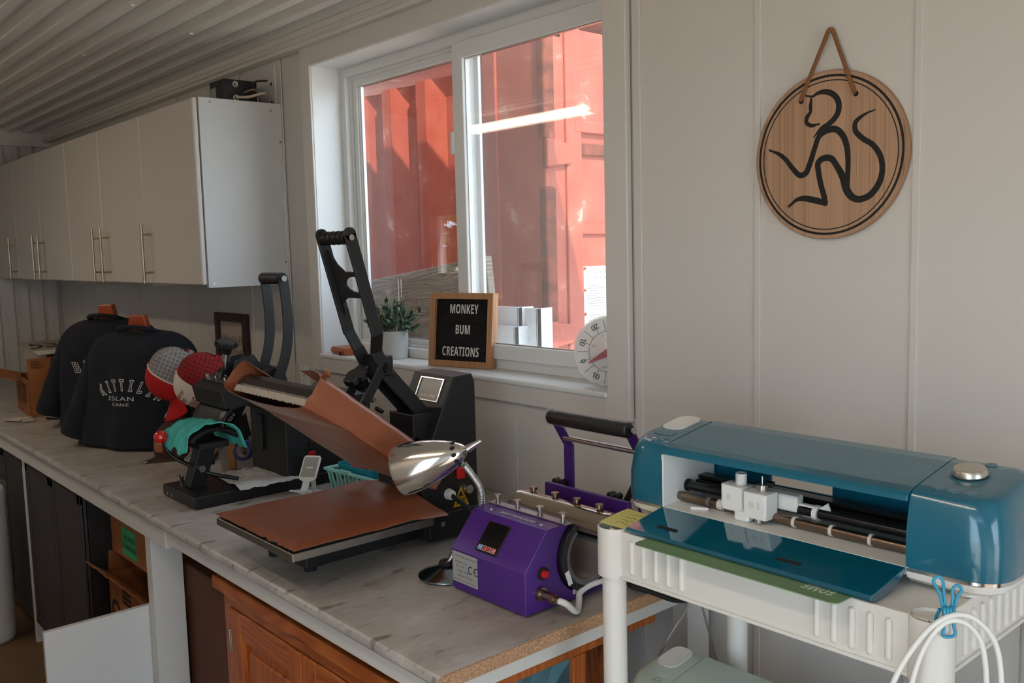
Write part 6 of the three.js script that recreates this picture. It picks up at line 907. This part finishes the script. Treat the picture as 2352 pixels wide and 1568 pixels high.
{ // small things between the presses
  const w = thing('wood_block', 'tan wooden block behind the brown cap on the worktop', 'block', [-3.14, 0.91, 0.44], R(25)); part(w, 'block', at(box(0.1, 0.085, 0.045, 0.003), 0, 0.0425, 0), std(0xffffff, 0.6, 0, { map: tex(128, 128, (u, v) => { const n = fbm(u, v, 3, 26, 3, 4); return mix(hexc(0x8a5a34), hexc(0xb98755), 0.5 + n); }, true, [4, 4]) }));
  for (let i = 0; i < 2; i++) one('silver_tube', i ? 'silver tube leaning on the wooden block, the right of two' : 'silver tube leaning on the wooden block, the left of two', 'tube', rod(V(-3.165 + i * 0.02, 0.918, 0.5), V(-3.055 + i * 0.02, 0.992, 0.485), 0.0085), M.chrome, 'silver tubes');
  const cup = thing('clear_cup', 'clear plastic cup with tools beside the column of the cap press', 'cup', [-2.87, 0.91, 0.44]);
  part(cup, 'cup', lathe([[0, 0], [0.048, 0], [0.052, 0.004], [0.063, 0.11], [0.0645, 0.112], [0.062, 0.111], [0.05, 0.007], [0, 0.005]], 40), phys(0xd8d2cc, 0.06, 0, { transmission: 0.9, thickness: 0, transparent: true, opacity: 0.5 }));
  const kn = thing('box_cutter', 'yellow box cutter standing in the clear plastic cup', 'knife', [-2.88, 0.92, 0.455], R(35)); part(kn, 'handle', [plate([[-0.014, 0], [0.014, 0], [0.016, 0.06], [0.014, 0.125], [0.008, 0.132], [-0.012, 0.13], [-0.015, 0.06]], 0.014, 0.003)], phys(0xd9921c, 0.35)); part(kn, 'blade_slot', bb(-0.006, 0.008, 0.09, 0.112, 0.004, 0.0076, 0.001), M.rubber);
  const tp = thing('tape_roll', 'blue tape roll standing in the clear plastic cup', 'tape', [-2.85, 0.985, 0.425], R(40)); part(tp, 'tape', lathe([[0.022, -0.012], [0.034, -0.012], [0.034, 0.012], [0.022, 0.012], [0.022, -0.012]], 32).rotateX(R(80)), phys(0x15389a, 0.4)); part(tp, 'core', lathe([[0.019, -0.0125], [0.0225, -0.0125], [0.0225, 0.0125], [0.019, 0.0125], [0.019, -0.0125]], 32).rotateX(R(80)), std(0xc9bfb0, 0.7));
  const ps = thing('phone_stand', 'white adjustable phone stand on the worktop between the two black presses', 'phone stand', [-2.44, 0.91, 0.4], R(35));
  const bk = (q) => q.rotateX(R(-38)).translate(0, 0.022, 0.055);
  const fr = new THREE.Shape([[-0.011, 0], [0.011, 0], [0.011, 0.03], [0.024, 0.036], [0.028, 0.042], [0.028, 0.108], [0.022, 0.115], [-0.022, 0.115], [-0.028, 0.108], [-0.028, 0.042], [-0.024, 0.036], [-0.011, 0.03]].map(([a, b]) => V2(a, b)));
  part(ps, 'back_rest', bk(plate(fr, 0.006, 0.0015)), M.whitePlastic); part(ps, 'grip_pad', bk(bb(-0.023, 0.023, 0.044, 0.109, 0.0025, 0.0042, 0.001)), std(0xa39d95, 0.8), 'ribbed grey pad');
  part(ps, 'hook', [beam(V(-0.022, 0.022, 0.06), V(-0.028, 0.03, 0.084), 0.012, 0.005), beam(V(0.018, 0.022, 0.06), V(0.016, 0.032, 0.084), 0.012, 0.005), bb(-0.026, 0.026, 0.018, 0.024, 0.05, 0.062, 0.002)], M.whitePlastic);
  part(ps, 'stem', [rod(V(0, 0.01, -0.01), V(0, 0.075, 0.0), 0.008), bb(-0.012, 0.012, 0.07, 0.085, -0.008, 0.014, 0.003)], M.whitePlastic); part(ps, 'base', [plate(roundRect(0.06, 0.075, 0.012), 0.008, 0.002).rotateX(-Math.PI / 2).translate(0, 0.004, 0.015), bb(-0.012, 0.012, 0.006, 0.02, 0.03, 0.056, 0.003)], M.whitePlastic);
  // baskets
  const bs = thing('mint_basket', 'mint slatted plastic basket on the worktop behind the lower platen', 'basket', [-2.275, 0.91, 0.29], R(4)), mint = phys(0x8fd0c4, 0.4);
  part(bs, 'rim', frameRect(-0.13, 0.13, -0.085, 0.085, -0.004, 0.004, 0.012, 0.002).map((q) => q.rotateX(Math.PI / 2).translate(0, 0.082, 0)), mint); part(bs, 'floor', bb(-0.11, 0.11, 0, 0.004, -0.065, 0.065, 0.001), mint); part(bs, 'handle_lip', bb(-0.05, 0.0, 0.083, 0.09, 0.074, 0.086, 0.002), mint);
  for (let i = 0; i < 12; i++) { const x = -0.115 + i * 0.0209; part(bs, 'slat', beam(V(x * 0.92, 0.002, 0.066), V(x, 0.08, 0.079), 0.008, 0.003, V(0, 0, 1)), mint); part(bs, 'slat', beam(V(x * 0.92, 0.002, -0.066), V(x, 0.08, -0.079), 0.008, 0.003, V(0, 0, 1)), mint); }
  for (let i = 0; i < 6; i++) { const z = -0.065 + i * 0.026; part(bs, 'slat', beam(V(-0.11, 0.002, z * 0.9), V(-0.124, 0.08, z), 0.008, 0.003, V(1, 0, 0)), mint); part(bs, 'slat', beam(V(0.11, 0.002, z * 0.9), V(0.124, 0.08, z), 0.008, 0.003, V(1, 0, 0)), mint); }
  const tb = thing('teal_tray', 'small deep teal plastic tray sitting in the mint basket', 'tray', [-2.285, 0.975, 0.295], R(4)), tl = phys(0x16859c, 0.35);
  const ring = (a, b, y0, y1) => { const o = new THREE.Shape(roundRect(a, b, 0.02).getPoints(6)); o.holes.push(new THREE.Path(roundRect(a - 0.006, b - 0.006, 0.017).getPoints(6))); return new THREE.ExtrudeGeometry(o, { depth: y1 - y0, bevelEnabled: false }).rotateX(-Math.PI / 2).translate(0, y0, 0); };
  part(tb, 'tray_wall', [ring(0.17, 0.115, 0.0, 0.035), ring(0.174, 0.119, 0.03, 0.036)], tl); part(tb, 'tray_floor', plate(roundRect(0.168, 0.113, 0.02), 0.003).rotateX(-Math.PI / 2).translate(0, 0.002, 0), tl);
  const pk = thing('tape_roll', 'pink tape roll lying in the teal tray', 'tape', [-2.325, 0.982, 0.3]); part(pk, 'tape', at(new THREE.TorusGeometry(0.023, 0.007, 10, 28).rotateX(R(76)), 0, 0.013, 0), phys(0xc9476a, 0.4));
  one('grey_pad', 'folded grey pad leaning in the teal tray', 'pad', thick((u, v) => V(-2.30 + 0.075 * u, 0.98 + 0.05 * v + 0.004 * Math.sin(u * 4), 0.27 - 0.02 * v), 8, 6, 0.006), std(0x6d6864, 0.8));
  const bt = thing('tape_roll', 'wide brown and cream tape roll standing on edge in the teal tray', 'tape', [-2.235, 1.018, 0.292], R(-25)); part(bt, 'tape', lathe([[0.024, -0.018], [0.036, -0.018], [0.036, 0.006], [0.024, 0.006], [0.024, -0.018]], 40).rotateZ(Math.PI / 2), std(0xb9a48f, 0.5)); part(bt, 'tape_side', lathe([[0.0245, 0.006], [0.0358, 0.006], [0.0358, 0.02], [0.0245, 0.02], [0.0245, 0.006]], 40).rotateZ(Math.PI / 2), phys(0x3b1712, 0.3)); part(bt, 'core', lathe([[0.022, -0.019], [0.0246, -0.019], [0.0246, 0.021], [0.022, 0.021], [0.022, -0.019]], 40).rotateZ(Math.PI / 2), std(0xcfc6ba, 0.7));
  const wire = tex(64, 64, (u, v) => { const s = ((u * 8) % 1 < 0.3) || ((v * 8) % 1 < 0.3) ? 255 : 0; return [s, s, s]; }, false, [6, 5]);
  const mc = thing('mesh_cup', 'grey metal mesh pencil cup beside the mint basket, under the raised platen', 'pencil cup', [-2.07, 0.91, 0.27]); part(mc, 'mesh_wall', new THREE.CylinderGeometry(0.046, 0.044, 0.1, 40, 1, true).translate(0, 0.05, 0), std(0x5a5754, 0.4, 0.7, { alphaMap: wire, alphaTest: 0.5, side: THREE.DoubleSide }), null, true); part(mc, 'rim', at(new THREE.TorusGeometry(0.046, 0.0025, 8, 40).rotateX(Math.PI / 2), 0, 0.1, 0), std(0x4b4846, 0.4, 0.7)); part(mc, 'base', at(cyl(0.044, 0.044, 0.004, 36), 0, 0.002, 0), std(0x4b4846, 0.4, 0.7));
  const sc = thing('scissors', 'red-handled scissors hanging on the wall behind the large press', 'scissors', [-2.285, 1.06, 0.006]); part(sc, 'handle', [tube([V(-0.012, 0.09, 0.006), V(-0.017, 0.05, 0.006), V(-0.014, -0.02, 0.006), V(-0.006, -0.05, 0.006), V(-0.002, 0.0, 0.006), V(-0.004, 0.06, 0.006)], 0.0045, 50, 8, true), tube([V(0.012, 0.09, 0.006), V(0.017, 0.05, 0.006), V(0.014, -0.02, 0.006), V(0.006, -0.05, 0.006), V(0.002, 0.0, 0.006), V(0.004, 0.06, 0.006)], 0.0045, 50, 8, true)], phys(0xa30d12, 0.25), 'red plastic handles'); part(sc, 'blade', plate([[-0.008, -0.05], [0.008, -0.05], [0.002, -0.13], [-0.002, -0.13]], 0.003, 0.0008).translate(0, 0, 0.005), M.steel);
}
{ // wall pictures and socket
  const t = thing('framed_sign', 'dark wooden framed sign with tall black lettering on the wall behind the presses', 'sign', [-3.82, 1.235, 0.002]);
  part(t, 'frame', frameRect(-0.157, 0.157, -0.145, 0.145, 0.0, 0.022, 0.036, 0.004), std(0x3a1c12, 0.45));
  const s = print(512, 470, (x, w, h) => { x.fillStyle = '#b3a497'; x.fillRect(0, 0, w, h); x.fillStyle = '#141010'; const line = (str, y, k) => { x.save(); x.translate(w / 2, y); x.scale(1, k); x.textAlign = 'center'; x.font = '74px sans-serif'; x.fillText(str, 0, 0, 480); x.restore(); }; line('AlWaYs BeLiEVE', 220, 1.5); line('SoMeThInG', 332, 1.35); line('WoNDeRFUL', 446, 1.5); });
  part(t, 'sign_print', at(new THREE.PlaneGeometry(0.245, 0.22), 0, 0, 0.009), std(0xffffff, 0.6, 0, { map: s }), null, true); part(t, 'backing', bb(-0.13, 0.13, -0.12, 0.12, 0.001, 0.008), M.card);
  const o = thing('wall_outlet', 'white wall socket plate below the left end of the window trim', 'socket', [-3.19, 1.135, 0.0]); part(o, 'plate', at(box(0.076, 0.118, 0.007, 0.003), 0, 0, 0.0035), M.whitePlastic); for (const y of [-0.025, 0.025]) { const f = part(o, 'socket_face', at(plate(roundRect(0.034, 0.028, 0.008), 0.003, 0.0008), 0, y, 0.0075), M.whitePlastic); for (const x of [-0.006, 0.006]) part(f, 'slot', bb(x - 0.001, x + 0.001, y - 0.005, y + 0.005, 0.0085, 0.0094), M.rubber); }
}
// ---------- on the window sill ----------
{
  const p = thing('potted_plant', 'small artificial green plant in a white pot on the window sill', 'plant', [-2.665, 1.26, -0.06]);
  part(p, 'pot', lathe([[0, 0], [0.048, 0], [0.05, 0.003], [0.053, 0.095], [0.0525, 0.097], [0.049, 0.097], [0.048, 0.088], [0, 0.088]], 48), std(0xb9b8b4, 0.75, 0, { bumpMap: grain, bumpScale: 0.0004 })); part(p, 'soil', at(cyl(0.0475, 0.0475, 0.004, 28), 0, 0.087, 0), std(0x2a2018, 0.95));
  const greens = [0x2d4a33, 0x3c5c3f, 0x24402f, 0x4c6b46].map((c) => phys(c, 0.5, 0, { transmission: 0.15, thickness: 0 })), tip = phys(0xb2ae78, 0.5, 0, { transmission: 0.2, thickness: 0 });
  const leaf = (L, w) => thick((u, v) => { const s = Math.sin(Math.PI * Math.min(1, v * 0.97 + 0.02)) ** 0.75 * w; return V((u - 0.5) * 2 * s, 0.12 * L * Math.sin(v * 2) - 0.25 * Math.abs(u - 0.5) * s, L * v); }, 4, 7, 0.0005);
  const L1g = clean(leaf(0.034, 0.0055)), L2g = clean(leaf(0.026, 0.0045)), T1g = clean(leaf(0.018, 0.0026));
  const stem = std(0x3b4a30, 0.7), up = V(0, 1, 0); let n = 0;
  for (let k = 0; k < 20; k++) {
    const az = k * 2.399 + 0.4, tilt = k < 4 ? 0.12 : 0.35 + 0.75 * ((k * 7) % 16) / 16, len = 0.075 + 0.05 * rnd(), d = V(Math.sin(tilt) * Math.cos(az), Math.cos(tilt), Math.sin(tilt) * Math.sin(az) * 0.62);
    const b = V(0.022 * Math.cos(az), 0.085, 0.022 * Math.sin(az)), e = b.clone().addScaledVector(d, len); e.y -= 0.03 * tilt * tilt;
    const sp = part(p, 'sprig', tube([b, b.clone().lerp(e, 0.5).add(V(0, 0.008 * tilt, 0)), e], 0.0012, 8, 5), stem);
    const c = new THREE.CatmullRomCurve3([b, b.clone().lerp(e, 0.5).add(V(0, 0.008 * tilt, 0)), e]);
    for (let i = 0; i < 13; i++) {
      const s = 0.25 + 0.75 * i / 12, q = c.getPoint(s), tan = c.getTangent(s), side = tan.clone().cross(Math.abs(tan.y) > 0.9 ? V(1, 0, 0) : up).normalize().applyAxisAngle(tan, i * 2.4 + k), dir = i === 12 ? tan : tan.clone().multiplyScalar(0.75).addScaledVector(side, 0.8).normalize();
      const m = new THREE.Mesh(i % 3 ? L1g : L2g, greens[(i + k) % 4]); place(m, q, dir, tan); m.name = 'leaf'; m.castShadow = m.receiveShadow = true; if (n++ < 290) sp.add(m);
      if (i % 2 === 0 && n < 290) { const g = new THREE.Mesh(T1g, tip); place(g, q.clone().addScaledVector(dir, 0.017).add(V(0, 0.002, 0)), dir, tan); g.name = 'leaf_tip'; sp.add(g); }
    }
  }
  function place(m, q, dir, tan) { const z = dir, x = tan.clone().cross(z); if (x.lengthSq() < 1e-4) x.set(1, 0, 0); x.normalize(); const y = z.clone().cross(x); m.setRotationFromMatrix(new THREE.Matrix4().makeBasis(x, y, z)); m.position.copy(q); }
}
{
  const oak = std(0xffffff, 0.55, 0, { map: tex(128, 256, (u, v) => { const n = fbm(u, v, 24, 2, 3, 7); return mix(hexc(0x9c6b45), hexc(0xc4936a), 0.5 + n); }, true, [5, 2]) });
  const t = thing('letter_board', 'oak-framed black letter board with white letters standing on the window sill', 'letter board', [-2.275, 1.26, -0.045]), a = R(-6), turn = 0.0;
  t.rotation.y = R(14);
  const U = (q) => q.rotateX(a).translate(0, 0.001, 0.0);
  const Wd = 0.125, Hh = 0.235;
  part(t, 'frame', frameRect(-Wd, Wd, 0, Hh, -0.026, 0.004, 0.02, 0.0015).map((q) => U(q)), oak); part(t, 'felt', U(bb(-Wd + 0.018, Wd - 0.018, 0.018, Hh - 0.018, -0.012, -0.008)), std(0x0d0b0b, 0.95, 0, { bumpMap: tex(8, 128, (u, v) => { const s = 127 + 127 * Math.cos(v * 2 * Math.PI * 8); return [s, s, s]; }, false, [1, 22]), bumpScale: 0.0015 }));
  part(t, 'back', U(bb(-Wd + 0.01, Wd - 0.01, 0.01, Hh - 0.01, -0.025, -0.012)), M.card);
  const word = (s, y, w) => { const g = print(512, 128, (x) => { x.clearRect(0, 0, 512, 128); x.fillStyle = '#d9d4cc'; x.textAlign = 'center'; x.save(); x.translate(256, 112); x.scale(0.62, 1.15); x.font = 'bold 112px sans-serif'; x.fillText(s, 0, 0, 800); x.restore(); }); part(t, 'lettering', U(at(new THREE.PlaneGeometry(0.2, 0.04), w, y, -0.0072)), decal(g, 0.6), 'white lettering', true); };
  word('MONKEY', 0.185, 0.005); word('BUM', 0.12, 0.003); word('CREATIONS', 0.05, -0.004);
  const b = thing('wood_phone_holder', 'small orange-brown wooden block with a slot, at the left end of the window sill', 'wood block', [-2.925, 1.26, -0.02], R(-8));
  part(b, 'block', [slab([[-0.035, 0], [0.022, 0], [0.03, 0.006], [0.032, 0.016], [0.026, 0.026], [-0.035, 0.026]], -0.06, 0.065, 0.002)], phys(0xa4572b, 0.4)); part(b, 'slot', bb(0.022, 0.032, 0, 0.013, 0.026, 0.0325), M.rubber);
  // dial thermometer leaning in the right corner
  const th = thing('dial_thermometer', 'round clear dial thermometer leaning in the right corner of the window sill', 'thermometer', [-1.632, 1.355, -0.048], R(38)), r = 0.094;
  const dial = print(512, 512, (x) => { x.clearRect(0, 0, 512, 512); x.fillStyle = 'rgba(214,208,200,0.85)'; x.beginPath(); x.arc(256, 256, 252, 0, 7); x.fill(); x.strokeStyle = '#2a2827'; x.fillStyle = '#2a2827'; x.lineWidth = 3; x.beginPath(); x.arc(256, 256, 148, 0, 7); x.stroke(); x.textAlign = 'center'; x.textBaseline = 'middle'; ['-20', '-10', '0', '10', '20', '30', '40', '50'].forEach((s, i) => { const a = R(70 + 40 * i + 10); x.save(); x.translate(256 + 205 * Math.cos(a), 256 + 205 * Math.sin(a)); x.rotate(a - Math.PI / 2); x.font = 'bold 56px sans-serif'; x.fillText(s.replace('-', ''), 0, 0); x.restore(); }); for (let i = 0; i < 72; i++) { const a = R(5 * i); x.lineWidth = i % 4 ? 1.5 : 4; x.beginPath(); x.moveTo(256 + 150 * Math.cos(a), 256 + 150 * Math.sin(a)); x.lineTo(256 + (i % 4 ? 162 : 236) * Math.cos(a), 256 + (i % 4 ? 162 : 236) * Math.sin(a)); x.stroke(); } ['60', '80', '100', '40', '20', '0', '20', '40'].forEach((s, i) => { const a = R(45 * i + 20); x.font = '26px sans-serif'; x.fillText(s, 256 + 122 * Math.cos(a), 256 + 122 * Math.sin(a)); }); });
  part(th, 'dial', at(lathe([[0, -0.004], [r, -0.004], [r + 0.001, -0.002], [r + 0.001, 0.002], [r, 0.004], [0, 0.004]], 64).rotateX(Math.PI / 2), 0, 0, 0), phys(0xe6e2dc, 0.08, 0, { transmission: 0.7, thickness: 0 }));
  part(th, 'dial_print', at(new THREE.CircleGeometry(r * 0.985, 64), 0, 0, 0.0048), decal(dial, 0.3), null, true);
  part(th, 'lens', at(lathe([[0.055, 0], [0.052, 0.008], [0.03, 0.013], [0, 0.0145]], 48).rotateX(Math.PI / 2), 0, 0, 0.005), phys(0xffffff, 0.03, 0, { transmission: 1, thickness: 0, transparent: true, opacity: 0.5 }));
  part(th, 'needle', [at(plate([[-0.011, 0], [-0.006, 0.009], [0.006, 0.009], [0.011, 0], [0.0015, -0.062], [-0.0015, -0.062]], 0.0015), 0, 0, 0, 0, 0, R(-62)).translate(0, 0, 0.009)], phys(0x9c1f1d, 0.35), 'red needle');
}
renderer.render(scene, camera);
